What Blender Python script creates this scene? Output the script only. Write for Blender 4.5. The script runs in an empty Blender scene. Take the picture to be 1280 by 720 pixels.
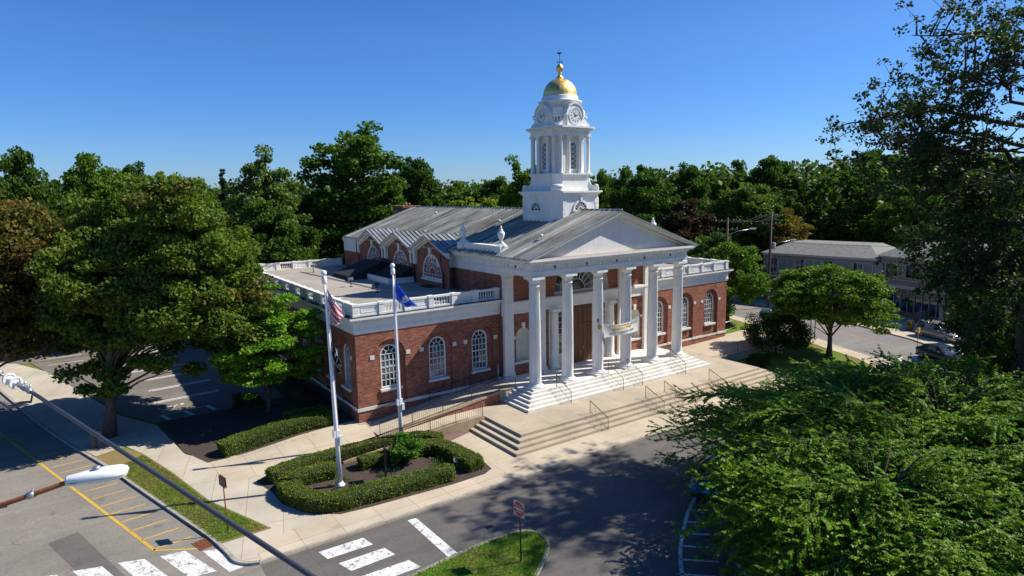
import bpy, bmesh, math, random
import numpy as np
from mathutils import Vector, Matrix
PI = math.pi
R_ = math.radians
C = bpy.context.scene.collection
scene = bpy.context.scene
random.seed(7)

# ------------------------------------------------------------------ camera
cam_d = bpy.data.cameras.new('camera')
cam = bpy.data.objects.new('camera', cam_d)
C.objects.link(cam)
_F = Vector((0.56446753, 0.8120264, -0.14828868)).normalized()
_R = Vector((0.81950887, -0.57280853, -0.0171928)).normalized()
_U = _R.cross(_F)
cam.matrix_world = Matrix(((_R.x, _U.x, -_F.x, -33.981), (_R.y, _U.y, -_F.y, -35.368), (_R.z, _U.z, -_F.z, 15.472), (0, 0, 0, 1)))
cam_d.sensor_width = 36.0
cam_d.lens = 796.21 / 1280 * 36
cam_d.clip_start = 0.1
cam_d.clip_end = 5000
scene.camera = cam

# ------------------------------------------------------------------ light
SUN = Vector((0.93 * math.cos(R_(44)), -0.36 * math.cos(R_(44)), math.sin(R_(44)))).normalized()
world = bpy.data.worlds.new('World')
scene.world = world
world.use_nodes = True
wn = world.node_tree
for n in list(wn.nodes): wn.nodes.remove(n)
sky = wn.nodes.new('ShaderNodeTexSky')
sky.sky_type = 'NISHITA'
sky.sun_disc = False
sky.sun_elevation = math.asin(SUN.z)
sky.sun_rotation = math.atan2(SUN.x, SUN.y)
sky.altitude = 0
sky.air_density = 1.0
sky.dust_density = 0.3
sky.ozone_density = 4.0
bg = wn.nodes.new('ShaderNodeBackground')
bg.inputs['Strength'].default_value = 0.08
wo = wn.nodes.new('ShaderNodeOutputWorld')
hs = wn.nodes.new('ShaderNodeHueSaturation'); hs.inputs['Saturation'].default_value = 1.24; hs.inputs['Hue'].default_value = .506
tn = wn.nodes.new('ShaderNodeMix'); tn.data_type = 'RGBA'; tn.blend_type = 'MULTIPLY'; tn.inputs[0].default_value = 1; tn.inputs[7].default_value = (.92, .975, 1.13, 1)   # clear, dry, deep blue air
wn.links.new(sky.outputs[0], tn.inputs[6]); tc_ = wn.nodes.new('ShaderNodeTexCoord'); sz = wn.nodes.new('ShaderNodeSeparateXYZ'); wn.links.new(tc_.outputs['Generated'], sz.inputs[0])
lr = wn.nodes.new('ShaderNodeValToRGB'); lr.color_ramp.elements[0].position = 0.0; lr.color_ramp.elements[0].color = (.66, .84, 1.08, 1); lr.color_ramp.elements[1].position = .22; lr.color_ramp.elements[1].color = (1, 1, 1, 1)   # dry air: blue right down to the horizon
wn.links.new(sz.outputs[2], lr.inputs[0]); tl = wn.nodes.new('ShaderNodeMix'); tl.data_type = 'RGBA'; tl.blend_type = 'MULTIPLY'; tl.inputs[0].default_value = 1
wn.links.new(tn.outputs[2], tl.inputs[6]); wn.links.new(lr.outputs[0], tl.inputs[7]); wn.links.new(tl.outputs[2], hs.inputs['Color']); wn.links.new(hs.outputs[0], bg.inputs[0])
wn.links.new(bg.outputs[0], wo.inputs[0])
sun_d = bpy.data.lights.new('sun', 'SUN')
sun_d.energy = 4.8
sun_d.angle = R_(0.53)
sun_d.color = (1.0, 0.95, 0.86)
sun = bpy.data.objects.new('sun', sun_d)
C.objects.link(sun)
sun.rotation_euler = (-SUN).to_track_quat('-Z', 'Y').to_euler()
sun.location = SUN * 100
scene.view_settings.view_transform = 'Standard'
scene.view_settings.look = 'None'
scene.view_settings.gamma = 1
scene.view_settings.exposure = 0.56
scene.view_settings.use_curve_mapping = False
scene.cycles.max_bounces = 6
scene.cycles.transparent_max_bounces = 8

# ------------------------------------------------------------------ materials
def newmat(name):
    m = bpy.data.materials.new(name); m.use_nodes = True
    nt = m.node_tree
    return m, nt, nt.nodes['Principled BSDF']
def N(nt, t, **kw):
    n = nt.nodes.new(t)
    for k, v in kw.items():
        if k in ('i',):
            for a, b in v.items(): n.inputs[a].default_value = b
        else: setattr(n, k, v)
    return n
def L(nt, a, b): nt.links.new(a, b)
def c4(c): return (c[0], c[1], c[2], 1.0)
def pos(nt, scale=(1, 1, 1)):
    g = N(nt, 'ShaderNodeNewGeometry')
    m = N(nt, 'ShaderNodeMapping'); m.inputs['Scale'].default_value = scale
    L(nt, g.outputs['Position'], m.inputs['Vector'])
    return m.outputs[0]
def mixc(nt, fac, a, b, mode='MIX'):
    m = N(nt, 'ShaderNodeMix'); m.data_type = 'RGBA'; m.blend_type = mode
    for s, v in ((m.inputs[0], fac), (m.inputs[6], a), (m.inputs[7], b)):
        if hasattr(v, 'is_linked') or hasattr(v, 'links'): L(nt, v, s)
        else: s.default_value = v if not isinstance(v, tuple) else (c4(v) if len(v) == 3 else v)
    return m.outputs[2]
def noise(nt, vec, scale, detail=4, rough=.55):
    n = N(nt, 'ShaderNodeTexNoise'); n.inputs['Scale'].default_value = scale
    n.inputs['Detail'].default_value = detail; n.inputs['Roughness'].default_value = rough
    L(nt, vec, n.inputs['Vector']); return n.outputs[0]
def ramp(nt, fac, stops):
    r = N(nt, 'ShaderNodeValToRGB'); e = r.color_ramp.elements
    while len(e) < len(stops): e.new(.5)
    for k, (p, c) in enumerate(stops):
        e[k].position = p; e[k].color = c4(c) if len(c) == 3 else c
    L(nt, fac, r.inputs[0]); return r.outputs[0]
def g3(v): return (v, v, v)
def simple(name, col, rough=.6, metal=0.0, var=0.0, vscale=3.0, bump=0.0, bscale=20, spec=None, stretch=(1, 1, 1)):
    m, nt, b = newmat(name)
    b.inputs['Roughness'].default_value = rough; b.inputs['Metallic'].default_value = metal
    if spec is not None: b.inputs['Specular IOR Level'].default_value = spec
    if var:
        p = pos(nt, stretch)
        f = ramp(nt, noise(nt, p, vscale, 6), [(.3, g3(1 - var)), (.7, g3(1 + var * .6))])
        L(nt, mixc(nt, 1.0, col, f, 'MULTIPLY'), b.inputs['Base Color'])
    else: b.inputs['Base Color'].default_value = c4(col)
    if bump:
        bp = N(nt, 'ShaderNodeBump'); bp.inputs['Strength'].default_value = bump; bp.inputs['Distance'].default_value = .02
        L(nt, noise(nt, pos(nt), bscale, 5), bp.inputs['Height']); L(nt, bp.outputs[0], b.inputs['Normal'])
    return m
def wall_uv(nt):
    """(along the wall, height) from world position, picked by the face normal"""
    g = N(nt, 'ShaderNodeNewGeometry')
    sp = N(nt, 'ShaderNodeSeparateXYZ'); L(nt, g.outputs['Position'], sp.inputs[0])
    sn = N(nt, 'ShaderNodeSeparateXYZ'); L(nt, g.outputs['True Normal'], sn.inputs[0])
    ab = N(nt, 'ShaderNodeMath', operation='ABSOLUTE'); L(nt, sn.outputs[0], ab.inputs[0])
    gt = N(nt, 'ShaderNodeMath', operation='GREATER_THAN'); L(nt, ab.outputs[0], gt.inputs[0]); gt.inputs[1].default_value = .7
    mx = N(nt, 'ShaderNodeMix'); L(nt, gt.outputs[0], mx.inputs[0]); L(nt, sp.outputs[0], mx.inputs[2]); L(nt, sp.outputs[1], mx.inputs[3])
    cb = N(nt, 'ShaderNodeCombineXYZ'); L(nt, mx.outputs[0], cb.inputs[0]); L(nt, sp.outputs[2], cb.inputs[1])
    return cb.outputs[0]
def brick_mat(name, c1=(.32, .108, .062), c2=(.21, .068, .040), mortar=(.23, .16, .115)):
    m, nt, b = newmat(name)
    uv = wall_uv(nt)
    br = N(nt, 'ShaderNodeTexBrick')
    L(nt, uv, br.inputs['Vector'])
    br.inputs['Color1'].default_value = c4(c1); br.inputs['Color2'].default_value = c4(c2); br.inputs['Mortar'].default_value = c4(mortar)
    br.inputs['Scale'].default_value = 1.0; br.inputs['Mortar Size'].default_value = .007; br.inputs['Mortar Smooth'].default_value = .3
    br.inputs['Bias'].default_value = -.2; br.inputs['Brick Width'].default_value = .215; br.inputs['Row Height'].default_value = .076
    br.offset = .5
    f = ramp(nt, noise(nt, pos(nt), .8, 6), [(.3, (.78, .74, .72)), (.7, (1.12, 1.1, 1.08))])
    c = mixc(nt, 1.0, br.outputs[0], f, 'MULTIPLY')
    # per brick tint: voronoi cells stretched like bricks
    mp = N(nt, 'ShaderNodeMapping'); mp.inputs['Scale'].default_value = (4.6, 13.1, 1); L(nt, uv, mp.inputs[0])
    vo = N(nt, 'ShaderNodeTexVoronoi'); vo.inputs['Scale'].default_value = 1; L(nt, mp.outputs[0], vo.inputs['Vector'])
    sx = N(nt, 'ShaderNodeSeparateColor'); L(nt, vo.outputs['Color'], sx.inputs[0])
    c = mixc(nt, 1.0, c, ramp(nt, sx.outputs[0], [(0, g3(.62)), (1, g3(1.3))]), 'MULTIPLY')
    L(nt, c, b.inputs['Base Color']); b.inputs['Roughness'].default_value = .85
    bp = N(nt, 'ShaderNodeBump'); bp.inputs['Strength'].default_value = .5; bp.inputs['Distance'].default_value = .01
    L(nt, br.outputs['Fac'], bp.inputs['Height']); bp.invert = True; L(nt, bp.outputs[0], b.inputs['Normal'])
    return m
def concrete_mat(name, col=(.40, .355, .28), joint=None, ang=0.0, var=.22):
    m, nt, b = newmat(name)
    p = pos(nt)
    f = ramp(nt, noise(nt, p, .35, 8, .65), [(.28, g3(1 - var)), (.72, g3(1 + var * .5))])
    c = mixc(nt, 1.0, col, f, 'MULTIPLY')
    f2 = ramp(nt, noise(nt, p, 14, 6, .7), [(.25, g3(.86)), (.75, g3(1.1))])
    c = mixc(nt, 1.0, c, f2, 'MULTIPLY')
    # rusty / dark blotches
    st = ramp(nt, noise(nt, p, 1.3, 5, .6), [(.60, g3(0)), (.78, g3(1))])
    c = mixc(nt, st, c, mixc(nt, 1.0, c, (.78, .68, .55), 'MULTIPLY'))
    if joint:
        mp = N(nt, 'ShaderNodeMapping'); mp.inputs['Rotation'].default_value = (0, 0, ang); L(nt, p, mp.inputs[0])
        br = N(nt, 'ShaderNodeTexBrick'); br.offset = 0; L(nt, mp.outputs[0], br.inputs['Vector'])
        br.inputs['Scale'].default_value = 1; br.inputs['Brick Width'].default_value = joint[0]; br.inputs['Row Height'].default_value = joint[1]
        br.inputs['Mortar Size'].default_value = .012; br.inputs['Mortar Smooth'].default_value = .1
        br.inputs['Color1'].default_value = (1, 1, 1, 1); br.inputs['Color2'].default_value = (.93, .93, .93, 1); br.inputs['Mortar'].default_value = (.42, .4, .36, 1)
        c = mixc(nt, 1.0, c, br.outputs[0], 'MULTIPLY')
    L(nt, c, b.inputs['Base Color']); b.inputs['Roughness'].default_value = .9
    bp = N(nt, 'ShaderNodeBump'); bp.inputs['Strength'].default_value = .25; bp.inputs['Distance'].default_value = .01
    L(nt, noise(nt, p, 40, 4), bp.inputs['Height']); L(nt, bp.outputs[0], b.inputs['Normal'])
    return m
def asphalt_mat(name, col=(.120, .110, .097), crack=.6, tint=1.0):
    m, nt, b = newmat(name)
    p = pos(nt)
    c = mixc(nt, 1.0, tuple(v * tint for v in col), ramp(nt, noise(nt, p, .22, 8, .62), [(.25, (.76, .75, .75)), (.75, (1.15, 1.14, 1.12))]), 'MULTIPLY')
    c = mixc(nt, 1.0, c, ramp(nt, noise(nt, p, 22, 5, .8), [(.25, g3(.72)), (.75, g3(1.25))]), 'MULTIPLY')
    c = mixc(nt, 1.0, c, ramp(nt, noise(nt, p, 7, 4, .7), [(.3, g3(.86)), (.7, g3(1.12))]), 'MULTIPLY')
    # oil drips and dark stains, sealed and worn areas
    c = mixc(nt, ramp(nt, noise(nt, p, .75, 6, .6), [(.62, g3(0)), (.72, g3(.5))]), c, tuple(v * .45 for v in col))
    c = mixc(nt, ramp(nt, noise(nt, p, 2.6, 3, .5), [(.72, g3(0)), (.76, g3(.6))]), c, tuple(v * .35 for v in col))
    # faint long streaks along the driveway
    ps = pos(nt, (.05, 1.6, 1))
    c = mixc(nt, 1.0, c, ramp(nt, noise(nt, ps, 1.0, 4, .6), [(.3, g3(.9)), (.7, g3(1.09))]), 'MULTIPLY')
    # cracks: voronoi distance-to-edge, broken up by noise
    mp = N(nt, 'ShaderNodeMix'); mp.data_type = 'VECTOR'; mp.inputs[0].default_value = .22
    nn = N(nt, 'ShaderNodeTexNoise'); nn.inputs['Scale'].default_value = .9; nn.inputs['Detail'].default_value = 6; L(nt, p, nn.inputs['Vector'])
    L(nt, p, mp.inputs[4]); va = N(nt, 'ShaderNodeVectorMath', operation='SCALE'); va.inputs[3].default_value = 14; L(nt, nn.outputs['Color'], va.inputs[0]); L(nt, va.outputs[0], mp.inputs[5])
    vo = N(nt, 'ShaderNodeTexVoronoi', feature='DISTANCE_TO_EDGE'); vo.inputs['Scale'].default_value = .22; L(nt, mp.outputs[1], vo.inputs['Vector'])
    cr = ramp(nt, vo.outputs['Distance'], [(.0, g3(1)), (.006, g3(0))])
    br = ramp(nt, noise(nt, p, .3, 3), [(.5, g3(0)), (.56, g3(crack))])
    fac = mixc(nt, 1.0, cr, br, 'MULTIPLY')
    c = mixc(nt, fac, c, (.035, .034, .033))
    L(nt, c, b.inputs['Base Color']); b.inputs['Roughness'].default_value = .88
    bp = N(nt, 'ShaderNodeBump'); bp.inputs['Strength'].default_value = .4; bp.inputs['Distance'].default_value = .01
    L(nt, noise(nt, p, 60, 3), bp.inputs['Height']); L(nt, bp.outputs[0], b.inputs['Normal'])
    return m
def grass_mat(name, green=(.085, .17, .022), dry=(.22, .17, .07), dryness=.5, scale=.45):
    m, nt, b = newmat(name)
    p = pos(nt)
    c = mixc(nt, ramp(nt, noise(nt, p, 9, 6, .75), [(.3, g3(0)), (.7, g3(1))]), tuple(v * .62 for v in green), tuple(v * 1.15 for v in green))
    d = ramp(nt, noise(nt, p, scale, 5, .62), [(dryness - .06, g3(1)), (dryness + .1, g3(0))])
    c = mixc(nt, d, c, mixc(nt, noise(nt, p, 12, 4), tuple(v * .6 for v in dry), dry))
    L(nt, c, b.inputs['Base Color']); b.inputs['Roughness'].default_value = .95; b.inputs['Specular IOR Level'].default_value = .1
    bp = N(nt, 'ShaderNodeBump'); bp.inputs['Strength'].default_value = .9; bp.inputs['Distance'].default_value = .05
    L(nt, noise(nt, p, 30, 4, .8), bp.inputs['Height']); L(nt, bp.outputs[0], b.inputs['Normal'])
    return m
def paint_mark_mat(name, col, wear=.5):
    m, nt, b = newmat(name)
    p = pos(nt)
    w = ramp(nt, noise(nt, p, 5, 8, .75), [(wear - .05, g3(1)), (wear + .03, g3(0))])
    w2 = ramp(nt, noise(nt, p, 1.2, 6, .7), [(.35, g3(.75)), (.7, g3(1.05))])
    c = mixc(nt, w, mixc(nt, 1.0, col, w2, 'MULTIPLY'), (.15, .145, .135))
    vo = N(nt, 'ShaderNodeTexVoronoi', feature='DISTANCE_TO_EDGE'); vo.inputs['Scale'].default_value = 1.6; L(nt, p, vo.inputs['Vector'])
    c = mixc(nt, ramp(nt, vo.outputs['Distance'], [(0, g3(.35)), (.012, g3(0))]), c, (.2, .19, .18))
    L(nt, c, b.inputs['Base Color']); b.inputs['Roughness'].default_value = .8
    return m
def roof_metal_mat(name, axis=1):
    m, nt, b = newmat(name)
    p = pos(nt, (.20, 1.7, .20) if axis == 1 else (1.5, .3, .3))
    c = ramp(nt, noise(nt, p, 1.0, 7, .65), [(.30, (.15, .125, .09)), (.42, (.33, .325, .285)), (.55, (.46, .47, .44)), (.72, (.62, .62, .58))])
    c = mixc(nt, 1.0, c, ramp(nt, noise(nt, pos(nt), .5, 5), [(.3, (.8, .8, .82)), (.7, (1.12, 1.1, 1.04))]), 'MULTIPLY')
    # colour darker beside each standing seam, and pans weathered differently
    sp = N(nt, 'ShaderNodeSeparateXYZ'); L(nt, pos(nt), sp.inputs[0])
    dv = N(nt, 'ShaderNodeMath', operation='DIVIDE'); L(nt, sp.outputs[axis], dv.inputs[0]); dv.inputs[1].default_value = .5625 if axis == 1 else .45
    fr_ = N(nt, 'ShaderNodeMath', operation='FRACT'); L(nt, dv.outputs[0], fr_.inputs[0])
    c = mixc(nt, 1.0, c, ramp(nt, fr_.outputs[0], [(0, g3(.40)), (.17, g3(1.0)), (.80, g3(1.06)), (1, g3(.6))] if axis == 1 else [(0, g3(.72)), (.14, g3(1.0)), (.86, g3(1.05)), (1, g3(.85))]), 'MULTIPLY')
    fl = N(nt, 'ShaderNodeMath', operation='FLOOR'); L(nt, dv.outputs[0], fl.inputs[0]); wn_ = N(nt, 'ShaderNodeTexWhiteNoise', noise_dimensions='1D'); L(nt, fl.outputs[0], wn_.inputs['W'])
    c = mixc(nt, 1.0, c, ramp(nt, wn_.outputs['Value'], [(0, g3(.78)), (1, g3(1.22))]), 'MULTIPLY')
    L(nt, c, b.inputs['Base Color']); b.inputs['Roughness'].default_value = .42; b.inputs['Metallic'].default_value = .55
    return m
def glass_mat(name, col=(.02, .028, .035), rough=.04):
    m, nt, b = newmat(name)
    f = ramp(nt, noise(nt, pos(nt), .9, 2), [(.38, tuple(v * .5 for v in col)), (.55, tuple(v * 2.5 for v in col)), (.60, (.16, .18, .17)), (.72, (.26, .28, .26))])  # pale patches in the colour stand in for reflections and blinds
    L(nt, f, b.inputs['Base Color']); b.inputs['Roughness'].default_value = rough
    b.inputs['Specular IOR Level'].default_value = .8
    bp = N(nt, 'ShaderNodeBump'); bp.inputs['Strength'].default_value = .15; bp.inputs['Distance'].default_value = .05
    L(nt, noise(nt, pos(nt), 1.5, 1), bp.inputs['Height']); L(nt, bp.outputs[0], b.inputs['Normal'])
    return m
def gold_mat():
    m, nt, b = newmat('gilded metal')
    p = pos(nt, (1, 1, .3))
    c = ramp(nt, noise(nt, p, 3.5, 6, .7), [(.3, (.70, .38, .09)), (.5, (.98, .62, .20)), (.75, (1.0, .74, .34))])
    L(nt, c, b.inputs['Base Color']); b.inputs['Metallic'].default_value = 1
    L(nt, ramp(nt, noise(nt, p, 5, 4), [(.3, g3(.36)), (.7, g3(.55))]), b.inputs['Roughness'])
    bp = N(nt, 'ShaderNodeBump'); bp.inputs['Strength'].default_value = .25; bp.inputs['Distance'].default_value = .05
    L(nt, noise(nt, p, 4, 4), bp.inputs['Height']); L(nt, bp.outputs[0], b.inputs['Normal'])
    return m
def white_paint():
    m, nt, b = newmat('white paint'); p = pos(nt)
    c = mixc(nt, 1.0, (.79, .78, .74), ramp(nt, noise(nt, p, 1.1, 6, .6), [(.3, (.90, .89, .87)), (.7, (1.02, 1.02, 1.02))]), 'MULTIPLY')
    c = mixc(nt, 1.0, c, ramp(nt, noise(nt, pos(nt, (5, 5, .35)), 1.0, 5, .7), [(.32, (.91, .90, .87)), (.5, g3(1.0))]), 'MULTIPLY')   # rain streaks
    c = mixc(nt, 1.0, c, ramp(nt, noise(nt, p, 16, 4, .8), [(.22, (.84, .82, .78)), (.34, g3(1.0))]), 'MULTIPLY')
    L(nt, c, b.inputs['Base Color']); b.inputs['Roughness'].default_value = .55; return m
def leaf_mat(name='leaf', transl=.35, rust=None):
    """leaf colour is the object's own colour, varied leaf by leaf and in broad patches of the crown"""
    m, nt, b = newmat(name)
    oi = N(nt, 'ShaderNodeObjectInfo'); g = N(nt, 'ShaderNodeNewGeometry')
    c = mixc(nt, 1.0, oi.outputs['Color'], ramp(nt, g.outputs['Random Per Island'], [(0, (.55, .62, .5)), (.5, (.95, .95, .9)), (.85, (1.25, 1.2, .95)), (1, (1.7, 1.5, 1.0))]), 'MULTIPLY')
    tc = N(nt, 'ShaderNodeTexCoord')
    f = ramp(nt, noise(nt, tc.outputs['Object'], .45, 4), [(.3, (.78, .82, .85)), (.7, (1.25, 1.15, 1.0))])
    c = mixc(nt, 1.0, c, f, 'MULTIPLY')
    if rust:    # tips of the crown turned brown, in patches
        k = ramp(nt, noise(nt, tc.outputs['Object'], .38, 5, .65), [(rust[0], g3(0)), (rust[1], g3(1))])
        c = mixc(nt, k, c, mixc(nt, 1.0, (.21, .115, .035), ramp(nt, g.outputs['Random Per Island'], [(0, g3(.5)), (1, g3(1.4))]), 'MULTIPLY'))
    b.inputs['Roughness'].default_value = .55; b.inputs['Specular IOR Level'].default_value = .18
    L(nt, c, b.inputs['Base Color'])
    t = N(nt, 'ShaderNodeBsdfTranslucent'); L(nt, mixc(nt, 1.0, c, (1.1, 1.3, .45), 'MULTIPLY'), t.inputs[0])
    mx = N(nt, 'ShaderNodeMixShader'); mx.inputs[0].default_value = transl
    L(nt, b.outputs[0], mx.inputs[1]); L(nt, t.outputs[0], mx.inputs[2])
    L(nt, mx.outputs[0], nt.nodes['Material Output'].inputs[0])
    return m
M = {
 'brick': brick_mat('red brick'),
 'white': white_paint(), 'louvre': simple('grey louvred shade', (.17, .185, .21), .7, var=.3, vscale=6, stretch=(.3, .3, 4)),
 'white_stone': simple('white stone', (.66, .64, .59), .7, var=.14, vscale=1.5),
 'cream': simple('cream niche plaster', (.58, .55, .47), .8, var=.1),
 'step_white': simple('pale marble steps', (.68, .65, .58), .75, var=.16, vscale=1.4, bump=.1),
 'concrete': concrete_mat('walk concrete', (.52, .435, .31), (1.9, 1.9), 0.0),
 'conc_left': concrete_mat('old walk concrete', (.49, .43, .33), (1.75, 3.0), .26),
 'conc_step': concrete_mat('step concrete', (.46, .385, .275), (3.0, 50), 0.0, .28),
 'kerb': simple('granite kerb', (.34, .31, .26), .85, var=.3, vscale=2.5, bump=.3),
 'sandstone': simple('sandstone coping', (.36, .27, .17), .85, var=.25, vscale=2, bump=.2),
 'asphalt': asphalt_mat('driveway asphalt'),
 'asphalt_old': asphalt_mat('old street asphalt', (.225, .205, .172), .9),
 'asphalt_patch': asphalt_mat('asphalt patch', (.14, .128, .112), .3),
 'asphalt_lot': asphalt_mat('lot asphalt', (.175, .155, .13), .5),
 'asphalt_far': asphalt_mat('far street asphalt', (.19, .18, .165), .3),
 'grass': grass_mat('lawn grass', (.125, .225, .022), (.26, .20, .07), .42),
 'grass_dry': grass_mat('dry verge grass', (.15, .25, .025), (.33, .24, .10), .52, .3),
 'park': grass_mat('park lawn', (.10, .15, .03), (.20, .16, .07), .45, .05),
 'mulch': simple('mulch', (.062, .043, .032), .95, var=.6, vscale=12, bump=1.0, bscale=25),
 'mulch_red': simple('red mulch', (.19, .115, .085), .95, var=.5, vscale=14, bump=1.0, bscale=25),
 'mark_white': paint_mark_mat('white road paint', (.72, .71, .68), .44),
 'mark_yellow': paint_mark_mat('yellow road paint', (.62, .38, .05), .38),
 'mark_lot': paint_mark_mat('white lot paint', (.72, .72, .70), .30),
 'roof_metal': roof_metal_mat('weathered standing seam metal'),
 'roof_metal_cross': roof_metal_mat('metal dormer roofing', 0),
 'roof_gravel': concrete_mat('gravel roof', (.345, .31, .25), None, 0, .25),
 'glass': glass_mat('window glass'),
 'dark': simple('dark opening', (.012, .012, .014), .6),
 'muntin': simple('white window bars', (.62, .63, .62), .5),
 'gold': gold_mat(),
 'wood_door': simple('varnished oak', (.13, .05, .014), .4, var=.35, vscale=2.5, stretch=(4, 4, .5)),
 'brass': simple('brass', (.5, .36, .14), .35, 1.0),
 'black_metal': simple('black painted iron', (.02, .02, .02), .45, .3),
 'iron_rail': simple('rusty brown iron', (.045, .03, .024), .6, .2, var=.4, vscale=6),
 'pole_white': simple('white enamel', (.78, .78, .78), .3),
 'tar': simple('black membrane', (.018, .018, .02), .92, var=.3, vscale=1),
 'wood_pole': simple('weathered timber pole', (.12, .085, .06), .9, var=.3, vscale=4, stretch=(1, 1, .2)),
 'rust_pipe': simple('rust coloured pipe', (.27, .095, .04), .6, .2, var=.3, vscale=8),
 'lamp_white': simple('white lamp housing', (.80, .80, .78), .3),
 'galv': simple('galvanised steel', (.42, .42, .42), .4, .7, var=.2, vscale=8),
 'cable': simple('dark grey cable sheath', (.065, .065, .075), .38, .2, var=.2, vscale=4),
 'bark': simple('bark', (.10, .075, .052), .95, var=.45, vscale=5, bump=1.0, bscale=14, stretch=(2, 2, .5)),
 'bark_dark': simple('dark bark', (.055, .045, .038), .95, var=.4, vscale=5, bump=1.0, bscale=14),
 'leaf': leaf_mat(), 'leaf_rust': leaf_mat('rust tinted leaf', .35, (.53, .72)), 'leaf_brown': leaf_mat('brown tinted leaf', .35, (.44, .62)), 'hedge_core': simple('hedge inner twigs', (.02, .03, .008), .95, var=.4, vscale=10),
 'sign_red': simple('red sign face', (.45, .02, .02), .45, var=.15, vscale=8),
 'sign_white': simple('white sign face', (.66, .66, .64), .5, var=.1, vscale=5),
 'ink': simple('dark ink', (.06, .06, .09), .6),
 'ribbon': simple('yellow ribbon print', (.68, .38, .03), .6, var=.2, vscale=3),
 'terracotta': simple('terracotta', (.24, .10, .05), .8),
 'rubber': simple('tyre rubber', (.02, .02, .02), .8),
 'chrome': simple('bright metal', (.6, .6, .62), .2, 1.0),
 'red_lens': simple('red lens', (.5, .01, .01), .2),
 'clear_lens': simple('clear lens', (.7, .72, .75), .1),
 'car_tan': simple('silver beige car paint', (.33, .30, .26), .25, .5),
 'car_dark': simple('dark blue car paint', (.03, .035, .05), .2, .4),
 'car_blue': simple('bright blue car paint', (.02, .20, .42), .22, .3),
 'siding': simple('brown grey siding', (.31, .235, .18), .85, var=.12, vscale=1),
 'siding_low': simple('grey brown masonry', (.26, .205, .155), .85, var=.2, vscale=2),
 'shingle': simple('weathered grey shingles', (.19, .19, .165), .9, var=.45, vscale=3, stretch=(1, 1, 4)),
 'trim_grey': simple('pale grey trim', (.46, .43, .39), .6),
 'blind': simple('pale green curtained glass', (.20, .25, .24), .15, var=.2, vscale=2),
 'green_roof': simple('green shelter roof', (.05, .10, .075), .3, .2, var=.2),
 'brown_sign': simple('brown sign', (.10, .05, .035), .7, var=.2, vscale=8),
}

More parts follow.
